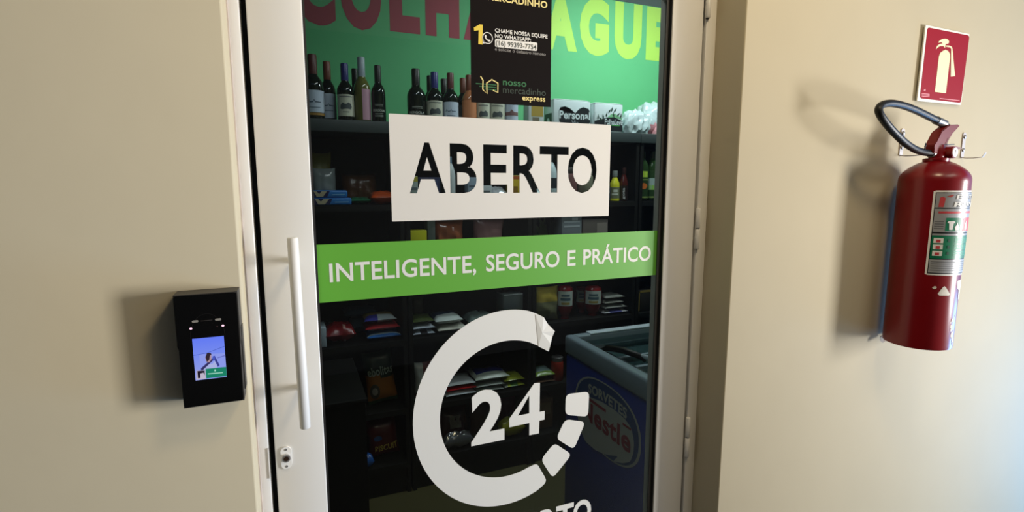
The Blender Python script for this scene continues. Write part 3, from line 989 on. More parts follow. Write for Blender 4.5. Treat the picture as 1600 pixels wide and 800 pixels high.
# ------------------------------------------------------------------ lettering on the green back wall
YT = YB - 0.004
wr = thing('wall_lettering', (0.6, YB, 2.41), 'large red capital letters on the green wall above the wine bottles', 'lettering')
wy = thing('wall_lettering', (1.9, YB, 2.41), 'large lime yellow capital letters on the green wall above the white packs', 'lettering')
M_wred = mat('letter_red', rgb(170, 66, 80), 0.6, noise=0.06, scale=6)
M_wyel = mat('letter_lime', rgb(192, 238, 100), 0.6, noise=0.05, scale=6)
ZBASE, ZTOP = 2.417, 2.752
for ch, a, b in (('S', -0.165, 0.035), ('C', 0.062, 0.258), ('O', 0.284, 0.492), ('L', 0.533, 0.696), ('H', 0.727, 0.921), ('A', 0.945, 1.165)):
    MB().plate(text_fit(ch, a, b, ZBASE - (0.012 if ch in 'CO' else 0), ZTOP, 0.062, True), front(YT + 0.003), 0.001).build('letter', M_wred, wr)
for ch, a, b in (('P', 1.235, 1.43), ('A', 1.447, 1.679), ('G', 1.696, 1.909), ('U', 1.951, 2.158), ('E', 2.196, 2.375)):
    MB().plate(text_fit(ch, a, b, ZBASE - (0.010 if ch in 'GU' else 0), ZTOP, 0.062, True), front(YT + 0.003), 0.001).build('letter', M_wyel, wy)

# ------------------------------------------------------------------ shelving
YF, YK = 2.55, 2.93
LV = {1: 1.896, 2: 1.505, 3: 1.165, 4: 0.825, 5: 0.462, 6: 0.169}
bays = [(-0.195, 0.502, 'black shelving unit with red and blue packs, nearest the door handle'),
        (0.512, 1.191, 'black shelving unit with white bags stacked behind the round emblem'),
        (1.201, 1.880, 'black shelving unit with sauce bottles, beyond the freezer'),
        (1.890, 2.56, 'black shelving unit with green bottles, at the hinge side of the door')]
for x0, x1, lab in bays:
    u = thing('shelving_unit', ((x0 + x1) / 2, (YF + YK) / 2, 0), lab, 'shelving', 'black shelving units along the back wall')
    for x in (x0, x1 - 0.02):
        MB().box(x, x + 0.02, YF + 0.004, YK, 0, LV[1] - 0.055).build('side_panel', M_shelf, u)
    MB().box(x0 + 0.02, x1 - 0.02, YK - 0.008, YK, 0.06, LV[1] - 0.055).build('back_panel', M_shelf, u)
    for k, z in LV.items():
        if k == 1:
            MB().box(x0 - 0.004, x1 + 0.004, YF - 0.004, YK, z - 0.055, z, bevel=0.002).build('shelf', M_shelf_lit, u)
        else:
            MB().box(x0 + 0.02, x1 - 0.02, YF, YK - 0.008, z - 0.028, z).build('shelf', M_shelf, u)
    MB().box(x0 + 0.02, x1 - 0.02, YF + 0.02, YF + 0.035, 0, LV[6] - 0.028).build('plinth', M_shelf, u)

# ------------------------------------------------------------------ product builders
YI = 2.575      # front line of the goods


def pm(c, rough=0.35, **k):
    return mat('print_%d_%d_%d_%d' % (c[0], c[1], c[2], int(rough * 100)), rgb(*c), rough, **k)


def prof_r(prof, v):
    for p, q in zip(prof, prof[1:]):
        if p[1] <= v <= q[1] and q[1] > p[1]:
            return p[0] + (q[0] - p[0]) * (v - p[1]) / (q[1] - p[1])
    return prof[-1][0]


def clampx(xa, xb, m=0.026):
    """Keep goods between the side panels of the bay they stand in."""
    c = (xa + xb) / 2
    for x0, x1, _ in bays:
        if x0 - 0.005 <= c < x1 + 0.005:
            return max(xa, x0 + m), min(xb, x1 - m)
    return xa, xb


def bottle_thing(name, label, cat, group, px0, px1, pyt, pym, lev, prof, glass, y=YI, cap=None, lab=None, labz=(0.06, 0.46), laba=(-75, 75), deco=None, rough=0.12):
    """prof: [(radius fraction, height fraction)]; cap: (material, from fraction, radius grow); px bounds taken at the height of row pym."""
    z0 = LV[lev] + 0.0008
    a, b = at(px0, pym, y), at(px1, pym, y)
    r = (b.x - a.x) / 2 * 0.97
    cx, cy = (a.x + b.x) / 2, y + r
    if lev > 1:
        for x0, x1, _ in bays:
            if x0 - 0.01 <= cx < x1 + 0.01:
                cx = min(max(cx, x0 + 0.022 + r), x1 - 0.022 - r)
    H = at((px0 + px1) / 2, pyt, cy).z - z0
    t = thing(name, (cx, cy, z0), label, cat, group)
    MB().lathe([(q[0] * r, z0 + q[1] * H) for q in prof], (cx, cy, 0), 24).build('glass_body' if glass.name.startswith('bottle') else 'body', glass, t)
    if cap:
        m, f, g = cap
        pr = [q for q in prof if q[1] >= f]
        rn = pr[0][0] * r + g
        MB().lathe([(rn * 0.98, z0 + f * H), (rn, z0 + (f + .01) * H), (rn, z0 + H * 0.985), (rn * 0.9, z0 + H * 1.003), (0, z0 + H * 1.004)], (cx, cy, 0), 18).build('cap', m, t)
    if lab:
        rl = max(prof_r(prof, labz[0] + (labz[1] - labz[0]) * i / 8) for i in range(9)) * r
        mp = cylmap(cx, cy, rl + 0.0006)
        n = 10
        uo = -0.85 * math.atan2(cx, cy) * rl      # labels turned towards the door
        mb = MB()
        vs = []
        for k in range(n + 1):
            uu = R(laba[0] + (laba[1] - laba[0]) * k / n) * rl + uo
            vs += [mp(uu, z0 + labz[0] * H, 0), mp(uu, z0 + labz[1] * H, 0)]
        mb.add(vs, [(2 * k, 2 * k + 2, 2 * k + 3, 2 * k + 1) for k in range(n)], 0, True)
        lo = mb.build('label_sheet', lab, t)
        md = cylmap(cx, cy, rl + 0.0012)
        for dn, loops, m in (deco or []):
            # deco loops: u in degrees round the bottle, v as a fraction of the height
            mbd = MB()
            for L in loops:
                mbd.plate([[(R(p[0]) * rl + uo, z0 + p[1] * H) for p in l] for l in L], md, du=0.2 * r)
            mbd.build(dn, m, lo)
    return t


WINE = [(0.80, 0.0), (0.97, 0.01), (1.0, 0.03), (1.0, 0.50), (0.97, 0.545), (0.87, 0.59), (0.69, 0.635), (0.52, 0.67), (0.44, 0.70), (0.42, 0.76), (0.415, 0.95), (0.44, 0.955), (0.44, 0.985), (0.36, 1.0), (0, 1.0)]
SAUCE = [(0.85, 0.0), (1.0, 0.02), (1.0, 0.50), (0.93, 0.60), (0.60, 0.72), (0.42, 0.80), (0.42, 0.97), (0.36, 1.0), (0, 1.0)]
OIL = [(0.85, 0.0), (1.0, 0.02), (1.0, 0.62), (0.96, 0.70), (0.70, 0.80), (0.38, 0.86), (0.34, 0.93), (0.36, 0.985), (0.3, 1.0), (0, 1.0)]
JAR = [(0.9, 0.0), (1.0, 0.03), (1.0, 0.74), (0.92, 0.80), (0.86, 0.83), (0.86, 0.97), (0.8, 1.0), (0, 1.0)]
JUG = [(0.9, 0.0), (1.0, 0.03), (1.0, 0.60), (0.92, 0.70), (0.66, 0.80), (0.42, 0.86), (0.40, 0.98), (0.3, 1.0), (0, 1.0)]
KETCH = [(0.50, 0.0), (0.52, 0.10), (0.70, 0.14), (0.92, 0.35), (1.0, 0.60), (1.0, 0.82), (0.90, 0.94), (0.6, 0.995), (0, 1.0)]

M_bdark = mat('bottle_dark', (0.006, 0.010, 0.007, 1), 0.07)
M_bgold = mat('bottle_golden', (0.13, 0.13, 0.03, 1), 0.07)
M_brose = mat('bottle_rose', (0.42, 0.16, 0.07, 1), 0.08)
M_cream_l = pm((206, 206, 186), 0.6)
M_blue_l = pm((196, 208, 226), 0.6)
M_ink = pm((66, 74, 76), 0.6)
M_gold = pm((170, 130, 60), 0.4)


def drawing(c=(74, 82, 84)):
    hill = [(-40, .20), (-38, .26), (-24, .305), (-8, .285), (4, .285), (18, .31), (36, .285), (44, .235), (36, .19), (10, .20), (-10, .195), (-30, .185)]
    return [('label_drawing', [[hill]], pm(c, 0.6)),
            ('label_text', [[[(-46, .40), (46, .40), (46, .422), (-46, .422)]], [[(-24, .135), (24, .135), (24, .15), (-24, .15)]]], pm((128, 132, 124), 0.6))]


def script(c=(92, 108, 126)):
    return [('label_text', [[[(-40, .24), (-32, .29), (-24, .245), (-8, .25), (0, .285), (6, .25), (40, .25), (40, .265), (8, .27), (0, .30), (-8, .268), (-24, .265), (-34, .305), (-44, .26)]], [[(-30, .17), (34, .17), (34, .182), (-30, .182)]]], pm(c, 0.6))]


def words(s, u0, u1, v0, v1, m, off=0.02):
    return [('lettering', [[l] if 0 else isl for isl in islands(text_fit(s, u0, u1, v0, v1, off))], m)]


WG = 'wine bottles along the top shelf'
C_red, C_brown, C_blue, C_silver, C_blk = pm((92, 40, 36), 0.4), pm((120, 62, 40), 0.4), pm((44, 48, 118), 0.35), pm((160, 172, 182), 0.3), pm((26, 28, 24), 0.4)
M_perg = pm((168, 172, 160), 0.5)
wines = [
    # px0, px1, top, y, glass, cap, label, label z, arc, deco, text
    (474.5, 508.5, 86, 2.565, M_bdark, C_red, M_blue_l, (.10, .44), (-85, 80), script() + [('label_band', [[[(-80, .055), (80, .055), (80, .092), (-80, .092)]]], M_gold)], 'dark wine bottle with red capsule and pale label, first beside the door handle'),
    (500.5, 527, 97, 2.64, M_bdark, C_brown, M_blue_l, (.05, .46), (-75, 75), script() + [('label_corner', [[[(-70, .40), (-38, .40), (-38, .46), (-70, .46)]]], C_red)], 'dark wine bottle with brown capsule and white label, second from the door handle'),
    (527.7, 555, 100, 2.565, M_bdark, C_blue, M_cream_l, (.07, .45), (-80, 80), drawing(), 'dark wine bottle with blue capsule and cream label, left of the golden bottle'),
    (554.5, 581.5, 90.5, 2.565, M_bgold, C_silver, pm((196, 150, 168), 0.6), (.02, .50), (-2, 88), None, 'golden white wine bottle with silver capsule and pink label'),
    (546, 568, 108, 2.66, M_bdark, C_blk, None, None, None, None, 'black capped bottle standing behind the golden wine bottle'),
    (581.5, 605, 103, 2.565, M_bdark, C_blk, None, (.05, .40), None, 'P', 'all black wine bottle with grey lettering beside the golden bottle'),
    (639, 668, 108.5, 2.565, M_bdark, C_blk, None, (.05, .40), None, 'P', 'all black wine bottle with grey lettering, first after the gap in the row'),
    (669.5, 695.5, 113.8, 2.565, M_bdark, C_blue, M_cream_l, (.07, .45), (-80, 80), drawing(), 'dark wine bottle with blue capsule and cream label, right of the gap in the row'),
    (664, 686, 119, 2.66, M_bdark, C_blk, None, None, None, None, 'black capped bottle behind the blue capped bottle right of the gap'),
    (695.5, 719.5, 115, 2.565, M_bdark, C_red, M_blue_l, (.05, .44), (-80, 80), script(), 'dark wine bottle with maroon capsule and bluish white label'),
    (686, 708, 124, 2.66, M_bdark, C_blk, None, None, None, None, 'black capped bottle behind the maroon capped bottle'),
    (716, 739, 123, 2.64, M_bdark, C_brown, pm((70, 74, 72), 0.6), (.05, .44), (-80, 80), None, 'dark brown capped bottle behind the orange bottle'),
    (725.5, 748, 118, 2.565, M_brose, C_brown, pm((206, 132, 86), 0.5), (.03, .50), (-85, 85), None, 'orange pink wine bottle with an orange label'),
    (748, 768.5, 119, 2.565, M_bdark, C_blue, M_cream_l, (.07, .47), (-80, 80), drawing(), 'wine bottle with cream label under the poster, beside the orange bottle'),
    (769, 792.5, 120, 2.565, M_bdark, C_blue, M_cream_l, (.05, .47), (-80, 80), drawing(), 'wine bottle with cream label under the poster, second from the orange bottle'),
    (793, 813, 122, 2.565, M_bdark, C_red, M_blue_l, (.03, .48), (-80, 80), [('label_band', [[[(-70, .24), (70, .24), (70, .31), (-70, .31)]]], pm((126, 92, 92), 0.6)), ('label_drawing', [[[(-20, .31), (0, .36), (20, .31)]]], pm((126, 92, 92), 0.6))], 'wine bottle with red banded white label, last bottle under the poster'),
]
for px0, px1, pt, y, gm, cm, lm, lz_, la, dc, lab in wines:
    bt = bottle_thing('wine_bottle', lab, 'bottle', WG, px0, px1, pt, 160, 1, WINE, gm, y, (cm, 0.70, 0.0008), lm, lz_ or (.06, .46), la or (-75, 75), dc if dc != 'P' else None)
    if dc == 'P':
        ch = [c for c in bt.children if c.name.startswith('glass_body')][0]
        a, b = at(px0, 160, y), at(px1, 160, y)
        r = (b.x - a.x) / 2 * 0.97
        cx, cy, z0 = (a.x + b.x) / 2, y + r, LV[1]
        H = at((px0 + px1) / 2, pt, cy).z - z0
        mb = MB()
        md = cylmap(cx, cy, r + 0.0006)
        mb.plate(text_fit('PERGOLA', -1.0 * r, 0.75 * r, z0 + .175 * H, z0 + .22 * H, 0.03), md, du=0.2 * r)
        for v in (.30, .275, .14, .11, .09):
            mb.plate([[(-.7 * r, z0 + v * H), (.5 * r, z0 + v * H), (.5 * r, z0 + (v + .008) * H), (-.7 * r, z0 + (v + .008) * H)]], md, du=0.2 * r)
        mb.build('lettering', M_perg if 0 else pm((176, 180, 170), 0.6), bt)


def pillow_geo(c, w, d, h, rot, seed=1, n=12, wr_=0.05, crimp=0.0):
    """Plump sealed bag. local x = width, y = length (sealed ends), z = thickness."""
    rm = rot.to_matrix()
    rnd = random.Random(seed)
    ph = [rnd.uniform(0, 6.28) for _ in range(6)]
    c = Vector(c)

    def S(u, v, side, lift=0.0):
        e = max(0.0, 1 - abs(u) ** 3.2) ** 0.5 * max(0.0, 1 - abs(v) ** 2.6) ** 0.6
        wob = 1 + wr_ * (math.sin(5 * u + ph[0]) * math.sin(4 * v + ph[1]) + 0.7 * math.sin(9 * v + 3 * u + ph[2]) + 0.6 * math.sin(11 * u + ph[3]))
        x = w / 2 * u * (1 - 0.05 * (1 - v * v) * abs(u)) * (1 + 0.02 * math.sin(5 * v + ph[4]))
        y = d / 2 * v * (1 - 0.05 * (1 - u * u))
        z = side * (h / 2 * e * wob + lift)
        return rm @ Vector((x, y, z)) + c
    return S


def bag_thing(name, label, cat, group, c, w, d, h, rot, main, seed=1, n=12, regions=(), wr_=0.06, prints=(), floor=None):
    global BAG_TOP
    """regions: [(test(u, v, side), material)]; prints: [(part name, loops in u, v, material, lift)]."""
    S = pillow_geo(c, w, d, h, rot, seed, n, wr_)
    if floor is not None:      # set the bag down on what carries it, clear of the back panel
        pr_ = [S(-1 + 2 * i / n, -1 + 2 * j / n, sd) for i in range(n + 1) for j in range(n + 1) for sd in (1, -1)]
        c = Vector(c) + Vector((0, min(0, 2.918 - max(p.y for p in pr_)), floor + 0.0006 - min(p.z for p in pr_)))
        S = pillow_geo(c, w, d, h, rot, seed, n, wr_)
        BAG_TOP = max(p.z for p in pr_) + floor + 0.0006 - min(p.z for p in pr_)
    mats = [main] + [m for _, m in regions]
    mb = MB()
    for side in (1, -1):
        vs = [S(-1 + 2 * i / n, -1 + 2 * j / n, side) for j in range(n + 1) for i in range(n + 1)]
        for j in range(n):
            for i in range(n):
                q = (j * (n + 1) + i, j * (n + 1) + i + 1, (j + 1) * (n + 1) + i + 1, (j + 1) * (n + 1) + i)
                uu, vv = -1 + 2 * (i + .5) / n, -1 + 2 * (j + .5) / n
                mi = 0
                for k, (tst, _) in enumerate(regions):
                    if tst(uu, vv, side):
                        mi = k + 1
                pts_ = [vs[a] for a in (q if side > 0 else q[::-1])]
                mb.v += [tuple(p) for p in pts_]
                k0 = len(mb.v) - 4
                mb.f.append((k0, k0 + 1, k0 + 2, k0 + 3))
                mb.mi.append(mi)
                mb.sm.append(True)
    # weld
    uniq, remap, nv = {}, [], []
    for p in mb.v:
        k = tuple(round(x, 5) for x in p)
        if k not in uniq:
            uniq[k] = len(nv)
            nv.append(p)
        remap.append(uniq[k])
    mb.v = nv
    nf, nmi = [], []
    for f, m_ in zip(mb.f, mb.mi):
        g = []
        for i in f:
            if remap[i] not in g:
                g.append(remap[i])
        if len(g) >= 3:
            nf.append(tuple(g))
            nmi.append(m_)
    mb.f, mb.mi, mb.sm = nf, nmi, [True] * len(nf)
    zmin = min(p[2] for p in mb.v)
    if not prints:
        o = mb.build(name, mats)
        tag(o, label, cat, group)
        return o
    t = thing(name, (c[0], c[1], zmin), label, cat, group)
    mb.build('bag', mats, t)
    for pn, loops, m, lift in prints:
        pb = MB()
        for L in loops:
            pb.plate(L, lambda u, v, dd, lf=lift: tuple(S(u, v, 1, lf)), du=0.12)
        pb.build(pn, m, t)
    return t


def lying(name, label, cat, group, px0, px1, pyt, pyb, main, zb=None, lev=None, y=YI, depth=0.16, **k):
    """A flat bag lying down: front end at depth y; returns its top height."""
    pm_ = (pyt + pyb) / 2
    x0, x1 = clampx(at(px0, pm_, y).x, at(px1, pm_, y).x)
    if zb is None:
        zb = LV[lev]
    h = (at((px0 + px1) / 2, pyt, y + depth * .35).z - at((px0 + px1) / 2, pyb, y).z)
    h = max(0.02, h)
    mid = at((px0 + px1) / 2, pm_, y)
    bag_thing(name, label, cat, group, ((x0 + x1) / 2, y + depth / 2, zb + h / 2), x1 - x0, depth, h, Euler((0, 0, 0)), main, floor=zb, **k)
    return BAG_TOP + 0.0004


def standing(name, label, cat, group, px0, px1, pyt, lev, main, y=YI, thick=0.06, lean=0.0, roll=0.0, **k):
    """A bag standing upright against the shelf, its printed side to the door."""
    z0 = LV[lev] + 0.0008
    pmid = pyt + 25
    x0, x1 = clampx(at(px0, pmid, y).x, at(px1, pmid, y).x)
    H = at((px0 + px1) / 2, pyt, y + 0.02).z - z0
    if lev > 1:
        H = min(H, LV[lev - 1] - (0.055 if lev == 2 else 0.028) - z0 - 0.012 - 0.5 * abs(math.sin(roll)) * (x1 - x0))
    rot = Euler((math.pi / 2 - lean, 0, 0))
    rot = (Matrix.Rotation(roll, 3, 'Y') @ rot.to_matrix()).to_euler()
    cy = y + thick / 2 + math.sin(abs(lean)) * H / 2 + 0.003
    zc = z0 + H / 2 * (math.cos(lean)) + abs(math.sin(roll)) * (x1 - x0) / 2 * .9 + math.sin(abs(lean)) * thick / 2 * 0.4 + 0.001
    return bag_thing(name, label, cat, group, ((x0 + x1) / 2, cy, zc), (x1 - x0), H, thick, rot, main, floor=z0, **k)


def carton(name, label, cat, group, px0, px1, pyt, lev, main, y=YI, depth=0.10, parts=(), bevel=0.003, zb=None, pyb=None):
    z0 = LV[lev] + 0.0008 if zb is None else zb
    a = at(px0, pyt + 12, y)
    b = at(px1, pyt + 12, y)
    zt = at((px0 + px1) / 2, pyt, y).z
    if lev > 1:
        a.x, b.x = clampx(a.x, b.x, 0.022)
    t = thing(name, ((a.x + b.x) / 2, y + depth / 2, z0), label, cat, group)
    MB().box(a.x, b.x, y, y + depth, z0, zt, bevel=bevel).build('carton', main, t)
    w, h = b.x - a.x, zt - z0
    for pn, loops, m in parts:
        mb = MB()
        for L in loops:
            mb.plate([[(a.x + p[0] * w, z0 + p[1] * h) for p in l] for l in L], front(y - 0.0006))
        mb.build(pn, m, t)
    return t


q4 = lambda u0, u1, v0, v1: [[(u0, v0), (u1, v0), (u1, v1), (u0, v1)]]

# ------------------------------------------------------------------ top shelf: packs and bags after the wine
carton('tea_box', 'gold and white box on the top shelf between bottles and paper rolls', 'box', None, 826, 850, 158, 1, pm((198, 208, 206)), depth=0.07,
       parts=[('gold_panel', [q4(.18, .95, .45, .95)], pm((176, 150, 70), 0.4)), ('picture_panel', [q4(.25, .7, .1, .42)], pm((120, 112, 92), 0.5))])


def roll_pack(label, px0, px1, pyt, side_px, lines, shapes, main):
    y, lev = 2.575, 1
    z0 = LV[lev] + 0.0008
    a, b = at(px0, pyt + 20, y), at(px1, pyt + 20, y)
    zt = at((px0 + px1) / 2, pyt, y).z
    dep = 0.13
    t = thing('paper_roll_pack', ((a.x + b.x) / 2, y + dep / 2, z0), label, 'paper rolls', 'packs of paper rolls on the top shelf')
    w, h = b.x - a.x, zt - z0
    mb = MB()
    n, m = 16, 8
    vs = []
    for j in range(m + 1):
        for i in range(n + 1):
            vs.append((a.x + w * i / n, y + dep * j / m, zt + 0.004 * abs(math.sin(2 * math.pi * i / n)) * math.sin(math.pi * j / m) - (0.006 if i in (0, n) or j in (0, m) else 0)))
    mb.add(vs, [(j * (n + 1) + i, j * (n + 1) + i + 1, (j + 1) * (n + 1) + i + 1, (j + 1) * (n + 1) + i) for j in range(m) for i in range(n)], 0, True)
    mb.box(a.x, b.x, y, y + dep, z0, zt - 0.005, bevel=0.006)
    mb.build('wrap', main, t)
    for pn, pts, mm in shapes:
        MB().plate([[(a.x + w * p[0], z0 + h * p[1]) for p in l] for l in pts], front(y - 0.0008)).build(pn, mm, t)
    for s, u0, u1, v0, v1, mm, off in lines:
        MB().plate(text_fit(s, a.x + w * u0, a.x + w * u1, z0 + h * v0, z0 + h * v1, off), front(y - 0.0016)).build('lettering', mm, t)
    return t, a, b, z0, zt, y, dep


M_wrap = pm((212, 224, 226), 0.3)
M_pk = pm((34, 38, 42), 0.35)
bow = [(.14, .62), (.18, .72), (.30, .76), (.44, .70), (.58, .56), (.68, .70), (.80, .77), (.95, .72), (.99, .60), (.99, .30), (.93, .16), (.80, .10), (.60, .04), (.40, .04), (.24, .12), (.15, .30)]
t, a, b, z0, zt, y, dep = roll_pack('white pack of paper rolls with black bow shaped print', 865, 922.5, 155, 850,
    [('Personal', .15, .99, .37, .62, M_wrap, 0.03), ('Vip', .48, .68, .17, .33, pm((150, 160, 164), 0.4), 0.01)],
    [('print_bow', [bow], M_pk), ('print_red', [[(.15, .60), (.18, .71), (.30, .75), (.44, .69), (.56, .57), (.30, .60)]], pm((142, 30, 44), 0.35))], M_wrap)
MB().plate([[(p[0], p[1]) for p in rect(.02, .10, .05, .55, .012)]], lambda u, v, d: (a.x - 0.0008, y + u, z0 + (zt - z0) * v)).build('side_print', M_pk, t)
MB().plate(text_fit('a', .045, .085, .18, .40, .06, True), lambda u, v, d: (a.x - 0.0016, y + 0.125 - u, z0 + (zt - z0) * v)).build('lettering', M_wrap, t)
leafs = []
for u, v, an in ((.30, .52, .5), (.42, .60, .2), (.52, .72, -.2), (.60, .78, .1), (.72, .76, -.3), (.66, .60, .6), (.84, .62, -.5), (.93, .58, .2), (.12, .50, .3), (.20, .44, 1.0)):
    ca, sa = math.cos(an + 1.2), math.sin(an + 1.2)
    leafs.append([(u + .085 * k * ca - .028 * l * sa, v + (.085 * k * sa + .028 * l * ca) * 1.2) for k, l in ((-1, 0), (-.2, 1), (1, 0), (-.2, -1))])
t, a, b, z0, zt, y, dep = roll_pack('white and black pack of paper rolls with green leaf print', 929, 973, 160.5, 924,
    [('FolhaLeve', .36, 1.0, .26, .45, M_wrap, 0.018)],
    [('print_band', [[(0, .04), (.995, .04), (.995, .40), (.70, .52), (.45, .50), (.2, .42), (0, .36)]], M_pk),
     ('print_hill', [[(.45, .50), (.58, .62), (.72, .64), (.86, .56), (.97, .50), (.97, .45), (.70, .52)]], pm((128, 190, 140), 0.4))], M_wrap)
mb = MB()
for L in leafs:
    mb.plate([[(a.x + (b.x - a.x) * p[0], z0 + (zt - z0) * p[1]) for p in L]], front(y - 0.0020))
mb.build('leaf_print', pm((48, 72, 58), 0.4), t)
MB().plate([[(a.x + (b.x - a.x) * p[0], z0 + (zt - z0) * p[1]) for p in ((.45, .22), (.9, .22), (.9, .255), (.45, .255))]], front(y - 0.0020)).build('print_line', pm((70, 150, 80), 0.4), t)

M_film = mat('cloudy_film', rgb(196, 214, 216), 0.15, noise=0.25, scale=40)
M_filmp = mat('cloudy_film_pink', rgb(214, 150, 156), 0.2, noise=0.25, scale=40)


def crumple(name, label, cat, group, c, rx, ry, rz, m, seed, amp=0.25, extra=None, sub=4):
    bm = bmesh.new()
    bmesh.ops.create_icosphere(bm, subdivisions=sub, radius=1)
    rnd = random.Random(seed)
    dirs = [(Vector((rnd.gauss(0, 1), rnd.gauss(0, 1), rnd.gauss(0, 1))).normalized(), rnd.uniform(4, 11), rnd.uniform(0, 6)) for _ in range(7)]
    for v in bm.verts:
        p = v.co.normalized()
        k = 1 + amp * sum(abs(math.sin(p.dot(d) * f + o)) - .5 for d, f, o in dirs) / 2.2
        v.co = Vector((p.x * rx * k, p.y * ry * k, max(-0.55, p.z * k) * rz))
    zm = min(v.co.z for v in bm.verts)
    mb = MB()
    bm.verts.index_update()
    mats = [m] + ([extra[1]] if extra else [])
    vs = [v.co + Vector((c[0], c[1], c[2] - zm)) for v in bm.verts]
    for f in bm.faces:
        pass
    mb.add(vs, [[v.index for v in f.verts] for f in bm.faces], 0, True)
    if extra:
        for i, f in enumerate(bm.faces):
            if extra[0](f.calc_center_median(), rx, ry, rz):
                mb.mi[i] = 1
    bm.free()
    o = mb.build(name, [x for x in mats])
    return tag(o, label, cat, group)


p = at(993, 185, 2.62)
crumple('plastic_bag', 'small crumpled clear plastic bag next to the leaf print paper pack', 'bag', None, (p.x, 2.63, LV[1] + .001), 0.085, 0.06, 0.085, M_film, 5, 0.22)
p = at(1027, 185, 2.66)
crumple('plastic_bag', 'large crumpled clear plastic bag with pink goods at the shelf end', 'bag', None, (p.x + .06, 2.80, LV[1] + .001), 0.13, 0.085, 0.135, M_film, 9, 0.25,
        (lambda q, rx, ry, rz: -0.75 * rx < q.x < -0.1 * rx and q.z < 0.05 * rz and q.y < 0, M_filmp))

# ------------------------------------------------------------------ second shelf
G2 = 'goods on the second shelf'
standing('snack_bag', 'olive yellow bag standing at the handle end of the second shelf', 'bag', None, 484, 519, 236, 2, pm((150, 140, 70)), y=2.70, thick=0.06, lean=0.15, seed=3)
standing('clear_bag', 'grey clear bag in front of the olive yellow bag', 'bag', None, 487, 526, 262, 2, pm((128, 136, 136), 0.2), y=2.63, thick=0.05, lean=0.08, seed=4, wr_=0.1)
M_pb, M_pp, M_pc = pm((38, 118, 198), 0.3), pm((40, 36, 84), 0.3), pm((190, 178, 150), 0.4)


def biscuit_pack(label, px0, px1, zb, h, y):
    a, b = at(px0, 314, y), at(px1, 314, y)
    w = b.x - a.x
    t = thing('biscuit_pack', ((a.x + b.x) / 2, y + .03, zb), label, 'biscuits', 'blue biscuit packs on the second shelf')
    MB().box(a.x, b.x, y, y + 0.06, zb, zb + h, bevel=0.008, seg=3).build('wrapper', M_pb, t)
    F = front(y - 0.0006)
    X = lambda u: a.x + u * w
    Z = lambda v: zb + v * h
    MB().plate([[(X(.02), Z(.12)), (X(.42), Z(.12)), (X(.50), Z(.9)), (X(.02), Z(.9))]], F).build('purple_print', M_pp, t)
    MB().plate([[(X(.05), Z(.88)), (X(.13), Z(.88)), (X(.20), Z(.5)), (X(.27), Z(.88)), (X(.42), Z(.88)), (X(.30), Z(.14)), (X(.13), Z(.14))]], front(y - 0.0012)).build('cream_print', M_pc, t)
    MB().plate([[(X(.56), Z(.35)), (X(.92), Z(.38)), (X(.92), Z(.52)), (X(.56), Z(.49))]], F).build('print_line', pm((120, 176, 220), 0.4), t)


biscuit_pack('lower of two blue biscuit packs stacked on the second shelf', 489, 549.5, LV[2] + .001, 0.034, 2.575)
biscuit_pack('upper of two blue biscuit packs stacked on the second shelf', 488, 543.5, LV[2] + .036, 0.034, 2.578)
lying('foil_bag', 'shiny green foil bag beside the blue biscuit packs', 'bag', None, 545, 581, 308, 319, pm((60, 140, 100), 0.15, metal=0.4), lev=2, y=2.60, depth=0.12, seed=8, wr_=0.15)
standing('bread_bag', 'dark brown bread bag leaning behind the green foil bag', 'bag', None, 536, 592, 270, 2, pm((96, 62, 38), 0.3), y=2.74, thick=0.08, lean=0.25, seed=6, wr_=0.12)
lying('snack_pack', 'orange pack lying at the corner of the white door sign', 'bag', None, 580, 632, 299, 319, pm((206, 84, 36), 0.25), lev=2, depth=0.13, seed=11, wr_=0.08)
carton('carton', 'grey and yellow carton seen through the A of the door sign', 'carton', None, 634, 653, 275, 2, pm((170, 182, 180)), depth=.07, parts=[('yellow_panel', [q4(.5, .98, .80, .98)], pm((196, 186, 70))), ('text_lines', [q4(.1, .9, .3, .38), q4(.1, .9, .5, .6)], pm((110, 122, 130)))])
carton('carton', 'navy blue carton seen through the A of the door sign', 'carton', None, 655, 688, 277, 2, pm((40, 48, 84)), depth=.07, parts=[('print_panel', [q4(.1, .9, .55, .9)], pm((62, 72, 116)))])
bottle_thing('milk_jug', 'white jug seen through the B of the door sign', 'jug', None, 696, 714, 245, 285, 2, JUG, pm((206, 214, 216), 0.3), cap=(pm((120, 150, 170)), .86, 0.001))
carton('carton', 'pale blue carton seen through the B of the door sign', 'carton', None, 731, 750, 277, 2, pm((150, 166, 184)), depth=.06, parts=[('text_lines', [q4(.1, .9, .62, .7), q4(.1, .9, .4, .48)], pm((96, 108, 126)))])
carton('carton', 'low white carton seen through the E of the door sign', 'carton', None, 753, 769, 290, 2, pm((196, 202, 206)), depth=.08, parts=[('text_lines', [q4(.1, .8, .62, .72), q4(.1, .9, .4, .48)], pm((100, 108, 116)))])
lying('foil_bag', 'silver bag seen through the foot of the E of the door sign', 'bag', None, 770, 796, 291, 314, pm((196, 200, 206), 0.2, metal=0.3), lev=2, seed=21, wr_=0.14)
carton('juice_carton', 'yellow carton with orange top seen through the R of the door sign', 'carton', None, 797, 814, 274, 2, pm((206, 176, 40)), depth=.06, parts=[('orange_panel', [q4(0.02, .98, .86, .98)], pm((190, 96, 40))), ('text_lines', [q4(.3, .7, .2, .6)], pm((150, 110, 30)))])
lying('clear_bag', 'pale bag seen through the leg of the R of the door sign', 'bag', None, 828, 848, 286, 308, pm((188, 204, 206), 0.25), lev=2, seed=22)
